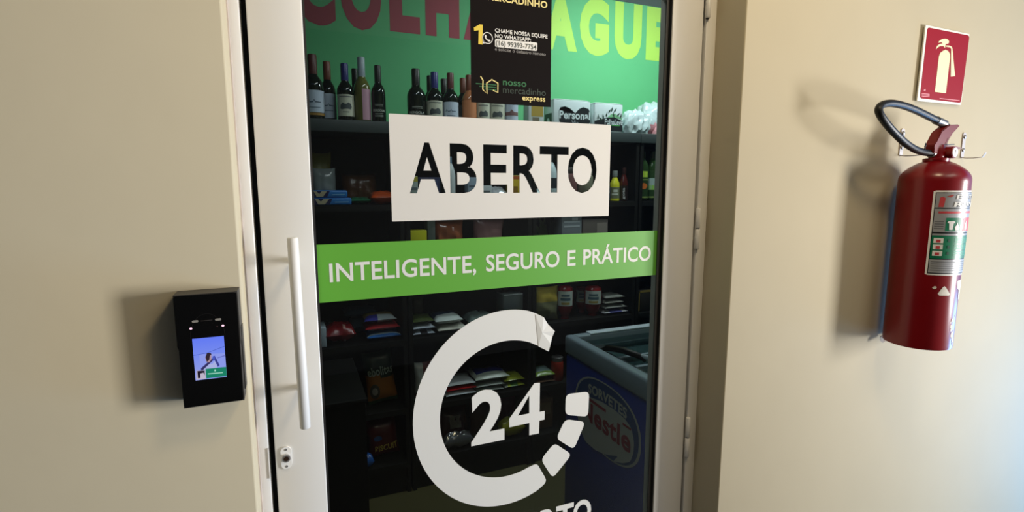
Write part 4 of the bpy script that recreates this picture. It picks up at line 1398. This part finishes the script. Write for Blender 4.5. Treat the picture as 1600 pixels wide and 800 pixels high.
bottle_thing('milk_bottle', 'white bottle with dark band seen through the T of the door sign', 'bottle', None, 854, 874, 243, 280, 2, JUG, pm((200, 216, 220), 0.3), cap=(pm((60, 70, 72)), .86, 0.001), lab=pm((40, 44, 50)), labz=(.30, .52))
bottle_thing('jar', 'maroon jar seen through the O of the door sign', 'jar', None, 884, 907, 262, 285, 2, JAR, pm((120, 82, 80), 0.2), cap=(pm((60, 52, 50)), .83, 0.002))
bottle_thing('jar', 'olive grey jar seen through the O of the door sign', 'jar', None, 909, 932, 264, 285, 2, JAR, pm((128, 128, 108), 0.2), cap=(pm((150, 150, 140)), .83, 0.002))
GS = 'small sauce bottles on the second shelf'
bottle_thing('sauce_bottle', 'dark sauce bottle with white cap at the edge of the door sign', 'bottle', GS, 943, 957, 267, 295, 2, SAUCE, pm((40, 34, 34), 0.2), cap=(pm((206, 208, 210)), .80, 0.003), lab=pm((76, 80, 92)), labz=(.04, .46), deco=[('label_print', [q4(-40, 30, .14, .22), q4(-30, 50, .28, .36)], pm((210, 212, 214)))])
bottle_thing('sauce_bottle', 'yellow mustard bottle with grey cap beside the door sign', 'bottle', GS, 958, 971.5, 267, 295, 2, SAUCE, pm((206, 204, 50), 0.25), cap=(pm((120, 128, 124)), .80, 0.003), lab=pm((120, 124, 96)), labz=(.10, .46), deco=[('label_print', [q4(-40, 40, .2, .26), q4(-20, 30, .30, .38)], pm((200, 204, 190)))])
bottle_thing('sauce_bottle', 'dark red sauce bottle with upright white lettering', 'bottle', GS, 972.5, 984, 262, 295, 2, SAUCE, pm((70, 20, 18), 0.2), cap=(pm((44, 18, 16)), .80, 0.001), lab=pm((36, 24, 24)), labz=(.04, .46),
             deco=[('lettering', [[[( -18 + 36 * (1 - p[1]), .06 + .34 * p[0]) for p in l] for l in isl] for isl in islands(text_fit('gota', 0, 1, 0, 1, 0.03, True))], pm((190, 190, 190)))])
GO = 'green oil bottles at the end of the second shelf'
M_oil = mat('bottle_oil', (0.020, 0.045, 0.012, 1), 0.08)
for px0, px1, lab, dc in ((999, 1015.5, 'green oil bottle with orange fruit on its label', [('lime_print', [q4(-50, 50, .48, .60)], pm((176, 206, 70))), ('fruit_print', [[ellipse(0, .30, 48, .065, 14)]], pm((206, 110, 50))), ('label_line', [q4(-70, 70, .06, .09), q4(-70, 70, .42, .44)], pm((130, 150, 80)))]),
                          (1017, 1033, 'green oil bottle with pale lime label, last before the hinges', [('label_panel', [q4(-70, 70, .22, .46)], pm((160, 180, 176))), ('lime_print', [q4(-60, 60, .22, .32)], pm((140, 190, 80))), ('label_line', [q4(-70, 70, .06, .09)], pm((130, 150, 80)))])):
    bottle_thing('oil_bottle', lab, 'bottle', GO, px0, px1, 237, 290, 2, OIL, M_oil, cap=(pm((50, 60, 40)), .86, 0.001), lab=pm((40, 66, 34)), labz=(.05, .62), laba=(-80, 80), deco=dc)

# ------------------------------------------------------------------ third shelf (only tops show between sign and band)
carton('tea_box', 'bright yellow box just above the green band', 'box', None, 641, 667, 360, 3, pm((208, 206, 30)), depth=.09)
carton('carton', 'grey green carton beside the bright yellow box', 'carton', None, 668, 680, 338, 3, pm((88, 98, 92)), depth=.08)
standing('bread_bag', 'brown bread bag above the green band, right of the yellow box', 'bag', None, 682, 728, 344, 3, pm((150, 84, 52), 0.2), thick=0.09, seed=31, wr_=0.16)
standing('meat_pack', 'pinkish pack above the green band', 'bag', None, 742, 790, 341, 3, pm((132, 96, 96), 0.25), thick=0.08, seed=32, wr_=0.1, roll=0.06)
lg_ = MB()
rnd = random.Random(12)
p0 = Vector((1.40, 2.68, 1.2))
for k in range(26):
    an, ln = rnd.uniform(-0.62, 0.75), rnd.uniform(0.20, 0.29)
    bx_, by_ = p0.x + rnd.uniform(-.03, .03), 2.77 + rnd.uniform(-.03, .03)
    w_ = rnd.uniform(.010, .018)
    dx, dz = math.sin(an), math.cos(an)
    pts_ = [(bx_ + dx * ln * s_ + 0.05 * dx * s_ * s_, by_ + rnd.uniform(-.01, .01), LV[3] + .02 + dz * ln * s_ * (1 - .12 * s_)) for s_ in (0, .35, .7, 1)]
    vs = []
    for i, q in enumerate(pts_):
        ww = w_ * (0.5, 1, .8, .05)[i]
        vs += [(q[0] - ww * dz, q[1], q[2] + ww * dx), (q[0] + ww * dz, q[1], q[2] - ww * dx)]
    lg_.add(vs, [(2 * i, 2 * i + 1, 2 * i + 3, 2 * i + 2) for i in range(3)], k % 2, True)
tag(lg_.build('leafy_greens', [pm((34, 58, 34)), pm((78, 96, 44))]), 'dark leafy bunch fanned out above the green band', 'greens')
carton('plastic_tub', 'pale grey printed tub above the green band', 'tub', None, 878, 909, 338, 3, pm((116, 124, 130)), depth=.1, parts=[('text_lines', [q4(.1, .9, .86, .90), q4(.1, .9, .76, .80), q4(.5, .8, .91, .97)], pm((176, 184, 190)))])
carton('plastic_tub', 'brownish tub above the green band beside the grey tub', 'tub', None, 911, 950, 343, 3, pm((98, 90, 86)), depth=.1, parts=[('print_panel', [q4(.55, .95, .55, .92)], pm((146, 136, 128)))])

# ------------------------------------------------------------------ fourth shelf
carton('carton', 'white carton end beside the dark red bag', 'carton', None, 492, 510, 512, 4, pm((176, 190, 204)), depth=.12, bevel=0.006)
lying('snack_bag', 'dark red bag beside the white carton end, under the green band', 'bag', None, 508, 557, 503, 535, pm((130, 24, 30), 0.25), lev=4, depth=0.16, seed=41, wr_=0.12, regions=[(lambda u, v, s: abs(u - .25) < .12 and abs(v + .55) < .25, pm((190, 150, 140)))])
z = lying('snack_bag', 'brown bag behind the dark red bag', 'bag', None, 499, 536, 492, 512, pm((88, 64, 52), 0.3), zb=LV[4] + .001, y=2.74, depth=0.12, seed=42, wr_=0.12)
GP = 'packs in the stack behind the door handle'
z = lying('flour_pack', 'bright blue pack at the bottom of the three coloured packs', 'pack', GP, 574, 627, 518, 535, pm((40, 110, 190), 0.25), lev=4, depth=0.15, seed=43, wr_=0.04, regions=[(lambda u, v, s: s > 0 and -.85 < v < -.6, pm((190, 212, 230)))])
z = lying('flour_pack', 'red pack in the middle of the three coloured packs', 'pack', GP, 571, 626, 506, 523, pm((176, 44, 48), 0.25), zb=z, depth=0.15, seed=44, wr_=0.04, regions=[(lambda u, v, s: u < -.45 and v < -.3 and s < 0, pm((170, 150, 150)))])
z = lying('flour_pack', 'purple and white pack on top of the three coloured packs', 'pack', GP, 570, 620, 494, 510, pm((62, 62, 150), 0.25), zb=z, depth=0.15, seed=45, wr_=0.04, regions=[(lambda u, v, s: u > -.12 and v < -.2, pm((176, 186, 190))), (lambda u, v, s: s > 0 and v > -.3, pm((120, 104, 58)))])
z = lying('flour_pack', 'grey blue pack at the back of the stacked packs, lower one', 'pack', GP, 544, 594, 486, 512, pm((84, 104, 124), 0.3), lev=4, y=2.745, depth=0.15, seed=46, wr_=0.04)
z = lying('flour_pack', 'grey blue pack at the back of the stacked packs, upper one', 'pack', GP, 538, 590, 476, 494, pm((70, 88, 112), 0.3), zb=z, y=2.745, depth=0.15, seed=47, wr_=0.04)
GM = 'bags on the fourth shelf behind the ring of the emblem'
z = lying('coffee_bag', 'lower white and black bag beside the shelf divider', 'bag', GM, 645, 680, 515, 527, pm((206, 214, 230), 0.25), lev=4, depth=0.15, seed=51, wr_=0.08, regions=[(lambda u, v, s: abs(u) < .35 and v < -.45 and s > 0, pm((34, 34, 40)))])
z = lying('coffee_bag', 'upper white bag beside the shelf divider, under a green one', 'bag', GM, 645, 680, 505, 517, pm((206, 214, 230), 0.25), zb=z, depth=0.15, seed=52, wr_=0.1)
z = lying('grain_bag', 'olive green bag on the white bags beside the shelf divider', 'bag', GM, 645, 679, 492, 506, pm((72, 84, 44), 0.3), zb=z, depth=0.15, seed=53, wr_=0.1)
standing('clear_bag', 'dim clear bag standing at the back beside the shelf divider', 'bag', None, 645, 664, 462, 4, pm((96, 92, 84), 0.2), y=2.80, thick=0.05, seed=54)
z = lying('rice_bag', 'lower white bag of the pair beside the ring top', 'bag', GM, 685, 732, 508, 524, pm((214, 212, 200), 0.35), lev=4, depth=0.17, seed=55, wr_=0.05)
z = lying('rice_bag', 'upper white bag with dark blue top of the pair beside the ring', 'bag', GM, 681, 724, 490, 510, pm((206, 216, 214), 0.3), zb=z, depth=0.17, seed=56, wr_=0.06, regions=[(lambda u, v, s: s > 0 and v > -.35, pm((42, 62, 92)))])
lying('clear_bag', 'crinkled clear grey green bag touching the top of the ring', 'bag', None, 734, 778, 488, 512, pm((112, 128, 124), 0.15), lev=4, depth=0.16, seed=57, wr_=0.16)
carton('plastic_tray', 'clear plastic tray with a highlight painted along its rim above the top of the ring', 'tray', None, 786, 818, 459, 4, pm((84, 92, 92), 0.12), depth=.12, bevel=0.008, parts=[('rim_highlight', [q4(.05, .95, .965, .99)], pm((200, 206, 206), 0.2))])  # glint of the clear plastic drawn as a pale strip
standing('pasta_bag', 'yellow topped clear bag right of the double shelf post', 'bag', None, 836, 876, 448, 4, pm((128, 128, 96), 0.25), thick=0.07, seed=58, wr_=0.1, regions=[(lambda u, v, s: v > .15, pm((182, 160, 66))), (lambda u, v, s: v < -.3 and u < .2, pm((88, 88, 48)))])
GK = 'ketchup bottles beyond the freezer'
for px0, px1, pt, y_, lab in ((877, 901, 445, 2.575, 'red ketchup bottle with white label, first right of the yellow topped bag'), (905, 924, 446, 2.68, 'dim ketchup bottle behind and between the other two'), (921, 946, 445, 2.575, 'red ketchup bottle with white label beside the stacked packs')):
    bottle_thing('ketchup_bottle', lab, 'bottle', GK, px0, px1, pt, 470, 4, KETCH, pm((130, 24, 26), 0.2), y=y_, lab=pm((198, 208, 202), 0.5), labz=(.42, .86), laba=(-58, 58), deco=[('label_print', [q4(-36, 36, .58, .66), q4(-30, 30, .70, .76)], pm((84, 110, 122))), ('label_patch', [q4(-30, 30, .46, .53)], pm((170, 150, 84)))])
GT = 'thin packs stacked beside the ketchup'
zz_ = LV[4] + .001
for i, (px0, px1, c_, lab) in enumerate(((944, 982, (206, 206, 212), 'white and blue pack at the bottom of the thin stack'), (945, 980, (152, 154, 148), 'second pack from the bottom of the thin stack'), (945, 975, (150, 150, 142), 'third pack from the bottom of the thin stack'), (946, 976, (140, 142, 136), 'topmost grey pack of the thin stack'))):
    zz_ = lying('sachet_pack', lab, 'pack', GT, px0, px1, 480 - i, 490 - i, pm(c_, 0.25), zb=zz_, depth=0.13, seed=60 + i, wr_=0.1, regions=[(lambda u, v, s: abs(u) < .5 and v < 0, pm((84, 84, 150)))] if i == 0 else ())
carton('carton', 'dark carton with yellow edges above the freezer', 'carton', None, 993, 1030, 453, 4, pm((48, 44, 40)), depth=.1, parts=[('yellow_edge', [q4(0, .13, .05, 1), q4(0, 1, .90, 1)], pm((150, 130, 66)))])

# ------------------------------------------------------------------ fifth shelf
WORD = text_fit('ebolitas', -.82, .92, .12, .46, .02, True)
standing('snack_bag', 'dark green and orange snack bag with white lettering', 'bag', None, 571, 618, 551, 5, pm((22, 46, 32), 0.3), y=2.62, thick=0.07, lean=0.05, roll=-0.10, seed=71,
         regions=[(lambda u, v, s: v < 0.08 - .15 * u, pm((140, 88, 34), 0.3)), (lambda u, v, s: v < -.85, pm((36, 70, 40)))],
         prints=[('lettering', islands(WORD), pm((168, 178, 170), 0.4), 0.0012), ('emblem', [[ellipse(-.50, -.48, .34, .30, 18)]], pm((70, 66, 58), 0.4), 0.0012), ('emblem_mark', [[ellipse(-.50, -.48, .20, .16, 12)]], pm((150, 146, 140), 0.4), 0.0022)])
standing('sugar_bag', 'white and dark red bag half hidden by the ring, beside the divider', 'bag', None, 643, 676, 566, 5, pm((150, 154, 150), 0.3), thick=0.06, seed=72, regions=[(lambda u, v, s: u > .0 and v > -.2, pm((90, 22, 30))), (lambda u, v, s: v < -.55, pm((110, 62, 62)))])
GW = 'bags stacked above the number 24'
z = lying('flour_bag', 'white bag at the bottom of the pile with the red bag', 'bag', GW, 697, 745, 601, 617, pm((206, 216, 226), 0.25), lev=5, depth=0.17, seed=73, wr_=0.05)
z = lying('flour_bag', 'red bag between two white bags', 'bag', GW, 698, 745, 594, 606, pm((190, 28, 32), 0.25), zb=z, depth=0.17, seed=74, wr_=0.05)
z = lying('flour_bag', 'white bag on top of the red bag', 'bag', GW, 698, 744, 584, 598, pm((186, 190, 192), 0.3), zb=z, depth=0.17, seed=75, wr_=0.06)
z = lying('sugar_bag', 'lowest of three grey white bags right above the number', 'bag', GW, 746, 788, 594, 608, pm((170, 176, 168), 0.3), lev=5, depth=0.18, seed=76, wr_=0.05)
z = lying('sugar_bag', 'middle one of three grey white bags above the number', 'bag', GW, 745, 789, 584, 598, pm((164, 170, 164), 0.3), zb=z, depth=0.18, seed=77, wr_=0.05)
z = lying('sugar_bag', 'grey white bag with dark blue top above the number', 'bag', GW, 743, 797, 566, 586, pm((176, 184, 172), 0.3), zb=z, depth=0.18, seed=78, wr_=0.05, regions=[(lambda u, v, s: s > 0 and v > -.55 and abs(u) < .8, pm((44, 50, 116), 0.2))])
z = lying('bean_bag', 'lower yellow green pack left of the double shelf post', 'bag', GW, 789, 827, 590, 603, pm((170, 182, 40), 0.25), lev=5, depth=0.14, seed=79, wr_=0.08, regions=[(lambda u, v, s: u < -.6, pm((180, 186, 170))), (lambda u, v, s: abs(u) < .4 and v < -.5, pm((96, 140, 60)))])
z = lying('bean_bag', 'upper yellow green pack left of the double shelf post', 'bag', GW, 788, 825, 577, 590, pm((150, 158, 46), 0.25), zb=z, depth=0.14, seed=80, wr_=0.16)
z = lying('bean_bag', 'brown clear pack under the green and white pack', 'bag', GW, 834, 868, 586, 597, pm((92, 70, 56), 0.2), lev=5, depth=0.15, seed=81, wr_=0.1)
z = lying('bean_bag', 'green and white pack right of the double shelf post', 'bag', GW, 832, 868, 570, 588, pm((120, 150, 60), 0.25), zb=z, depth=0.15, seed=82, wr_=0.05, regions=[(lambda u, v, s: s > 0 and abs(v + .1) < .5, pm((168, 196, 196))), (lambda u, v, s: s < 0 and v < -.3, pm((120, 104, 40)))])
bottle_thing('jar', 'red jar half hidden by the freezer corner', 'jar', None, 866, 884, 556, 580, 5, JAR, pm((150, 50, 34), 0.2), cap=(pm((110, 106, 106)), .83, 0.002))

# ------------------------------------------------------------------ lowest shelf
BW = text_fit('BISCUIT', -.62, .92, -.66, -.30, .03, True)
standing('biscuit_bag', 'dark red biscuit bag with yellow lettering on the lowest shelf', 'bag', None, 575, 623, 657, 6, pm((84, 22, 26), 0.3), y=2.62, thick=0.08, lean=0.04, roll=-0.08, seed=91,
         prints=[('lettering', islands(BW), pm((196, 176, 84), 0.4), 0.0015), ('blue_print', [[ellipse(-.35, .08, .28, .14, 12)]], pm((44, 82, 150), 0.4), 0.0012)])
lying('snack_bag', 'small bright blue bag beside the red biscuit bag', 'bag', None, 556, 585, 704, 728, pm((36, 92, 176), 0.25), lev=6, y=2.555, depth=0.055, seed=92)
standing('coffee_bag', 'dark maroon bag with grey label beside the number 2', 'bag', None, 688, 736, 640, 6, pm((58, 26, 28), 0.22), y=2.62, thick=0.08, lean=0.2, seed=93, wr_=0.1, prints=[('label_patch', [q4(-.3, .45, -.15, .55)], pm((112, 108, 102), 0.4), 0.0015)])
lying('foil_bag', 'shiny silver bag lying in front of the maroon bag', 'bag', None, 694, 742, 676, 700, pm((128, 128, 132), 0.15, metal=0.5), lev=6, y=2.56, depth=0.07, seed=94, wr_=0.22)
standing('coffee_bag', 'dark brown bag behind the number 2', 'bag', None, 738, 782, 628, 6, pm((80, 54, 40), 0.25), y=2.64, thick=0.07, lean=0.1, seed=95, wr_=0.1)
standing('snack_bag', 'dark purple shiny bag behind the number 4', 'bag', None, 785, 827, 618, 6, pm((90, 36, 62), 0.18), y=2.66, thick=0.08, lean=0.1, seed=96, wr_=0.16)
lying('bean_bag', 'yellow green crinkled bag under the number 4', 'bag', None, 784, 828, 664, 694, pm((150, 146, 46), 0.25), lev=6, depth=0.09, y=2.56, seed=97, wr_=0.18)
carton('carton', 'brown carton right of the number 4', 'carton', None, 840, 864, 622, 6, pm((112, 84, 62)), y=2.62, depth=.1, parts=[('print_panel', [q4(.15, .85, .45, .85)], pm((150, 128, 100)))])

# ------------------------------------------------------------------ low black counter inside the door
M_ctr = mat('counter_black', (0.0035, 0.0035, 0.003, 1), 0.6, spec=0.2)
CT = thing('counter', (-0.2, 1.92, 0), 'low black counter inside the door beside the shelving', 'counter')
MB().box(-0.60, 0.190, 1.71, 2.14, 0.0, 0.882).build('cabinet_body', M_ctr, CT)
MB().box(-0.60, 0.196, 1.70, 2.15, 0.882, 0.90, bevel=0.003).build('counter_top', M_ctr, CT)
MB().box(0.191, 0.1935, 1.72, 2.13, 0.862, 0.880).build('edge_strip', mat('edge_grey', (0.05, 0.05, 0.048, 1), 0.5), CT)

# ------------------------------------------------------------------ chest freezer
FX0, FX1, FY0, FY1, FZ = 0.9877, 1.56, 1.03, 1.80, 1.0
fz = thing('chest_freezer', ((FX0 + FX1) / 2, (FY0 + FY1) / 2, 0), 'dark blue chest freezer with an oval emblem and sliding glass lids', 'freezer')
M_fb = mat('freezer_blue', rgb(10, 52, 150), 0.35)
M_rim = mat('freezer_rim', rgb(140, 156, 168), 0.4)
M_rimw = mat('freezer_rim_white', rgb(220, 232, 244), 0.35)
M_in = mat('freezer_inside', rgb(100, 118, 122), 0.5)
MB().box(FX0 + 0.004, FX1 - .004, FY0 + .004, FY1 - .004, 0.06, FZ - 0.072, bevel=0.015, seg=3).build('body', M_fb, fz)
for x in (FX0 + .05, FX1 - .05):
    for y in (FY0 + .06, FY1 - .06):
        MB().lathe([(0.02, 0.0), (0.022, 0.01), (0.016, 0.03), (0.016, 0.075)], (x, y, 0), 14).build('foot', M_black, fz)
# rim: four rails around the opening
rw = 0.042
MB().box(FX0, FX0 + rw, FY0, FY1, FZ - 0.075, FZ, bevel=0.012, seg=3).build('rim', M_rim, fz)
MB().box(FX1 - rw, FX1, FY0, FY1, FZ - 0.075, FZ, bevel=0.012, seg=3).build('rim', M_rim, fz)
MB().box(FX0 + rw - .006, FX1 - rw + .006, FY0, FY0 + rw, FZ - 0.075, FZ - .0005, bevel=0.008, seg=2).build('rim', M_rim, fz)
MB().box(FX0 + rw - .006, FX1 - rw + .006, FY1 - rw, FY1, FZ - 0.075, FZ - .0005, bevel=0.008, seg=2).build('rim', M_rim, fz)
MB().box(FX0 + 0.10, FX1 - 0.01, FY1 - rw + .002, FY1 - .001, FZ - .001, FZ + .004, bevel=0.001).build('rim_cover', M_rimw, fz, 'pale strip on the far rim')
inn_ = MB()
inn_.box(FX0 + rw, FX1 - rw, FY0 + rw, FY1 - rw, FZ - 0.076, FZ - 0.070)
inn_.build('interior', M_in, fz)
M_lid = glass_mat('lid_glass', (0.80, 0.88, 0.88, 1), rough=0.04, ior=1.6)
MB().box(FX0 + rw + .002, FX1 - rw - .002, FY0 + rw + .002, FY1 - 0.30, FZ - 0.016, FZ - 0.011).build('lid_glass', M_lid, fz)
MB().box(FX0 + rw + .002, FX1 - rw - .002, FY1 - 0.40, FY1 - rw - .002, FZ - 0.028, FZ - 0.023).build('lid_glass', M_lid, fz)
for y in (FY1 - 0.30, FY1 - 0.40):
    MB().box(FX0 + rw + .002, FX1 - rw - .002, y - .008, y + .008, FZ - 0.030, FZ - 0.009).build('lid_frame', M_rim, fz)
MB().box(FX0 + rw + .002, FX0 + rw + .014, FY0 + rw + .002, FY1 - rw - .002, FZ - 0.030, FZ - 0.009).build('lid_frame', mat('lid_dark', rgb(40, 50, 56), 0.4), fz)
h0, h1 = Vector((1.030, 1.585, FZ - .004)), Vector((1.100, 1.420, FZ - .004))
MB().tube([h0, h0.lerp(h1, .12) + Vector((0, 0, .012)), h0.lerp(h1, .5) + Vector((0, 0, .018)), h0.lerp(h1, .88) + Vector((0, 0, .012)), h1], [.007, .011, .012, .011, .007], 12).build('lid_handle', M_rubber, fz)
MB().tube([h1 + Vector((-.008, .02, .012)), h1 + Vector((.02, -.012, .006))], [.010, .012], 12).build('handle_end', M_rim, fz)
# oval emblem, on the side that faces the counter
fxm = lambda lift: (lambda u, v, d: (FX0 + 0.004 - lift + d, -u, v))      # u = -y so that the writing reads towards the door
oc = (-1.4985, CAM_H - 0.832)
M_ow, M_ob = pm((188, 190, 184), 0.45), pm((30, 72, 130), 0.4)
EMB = lambda k: [(oc[0] + 0.2115 * k * c_ + 0.0 * s_, oc[1] + (0.135 - (1 - k) * 0.1) * s_ * (1 if k == 1 else 1)) for c_, s_ in [(math.copysign(abs(math.cos(a)) ** .85, math.cos(a)), math.copysign(abs(math.sin(a)) ** .85, math.sin(a))) for a in [2 * math.pi * i / 48 for i in range(48)]]]
fl = thing('emblem', (FX0, 1.4985, CAM_H - 0.832))
fl.parent = fz
fl.location = Vector((FX0, 1.4985, CAM_H - 0.832)) - fz.location
fl['label'] = 'oval ice cream emblem in blue, grey and red'
MB().plate([EMB(1)], fxm(0.0008)).build('emblem_rim', M_ow, fl)
MB().plate([EMB(0.945)], fxm(0.0014)).build('emblem_field', M_ob, fl)
fxp = lambda px, py: (lambda q: (-q.y, q.z))(atx(px, py, FX0))
bub = [fxp(*p) for p in ((899, 622), (906, 618), (920, 620), (940, 628), (960, 641), (976, 655), (986, 670), (990, 690), (989, 708), (984, 722), (972, 724), (957, 721), (965, 713), (948, 711), (930, 704), (914, 690), (904, 668))]
MB().plate([round_poly(bub, 0.012, 3)], fxm(0.0020)).build('emblem_bubble', M_ow, fl)
a_, b_ = fxp(917, 607), fxp(978, 641)
sv = text_fit('SORVETES', -1.612, -1.366, oc[1] + 0.066, oc[1] + 0.103, 0.04)
xm_ = -1.489
sv = [[(u, v - 0.55 * (u - xm_) ** 2 * 1.0) for u, v in l] for l in sv]
MB().plate(sv, fxm(0.0022)).build('lettering', M_ow, fl)
ns = text_fit('Nestle', -1.655, -1.340, oc[1] - 0.052, oc[1] + 0.024, 0.03)
M_nr = pm((150, 26, 36), 0.4)
MB().plate(ns, fxm(0.0026)).build('lettering', M_nr, fl)
MB().plate([[(-1.655, oc[1] + 0.030), (-1.49, oc[1] + 0.030), (-1.49, oc[1] + 0.041), (-1.655, oc[1] + 0.041)]], fxm(0.0026)).build('lettering_bar', M_nr, fl)
MB().plate([[(-1.388, oc[1] + 0.030), (-1.340, oc[1] + 0.030), (-1.340, oc[1] + 0.038), (-1.388, oc[1] + 0.038)]], fxm(0.0026)).build('lettering_bar', M_nr, fl)
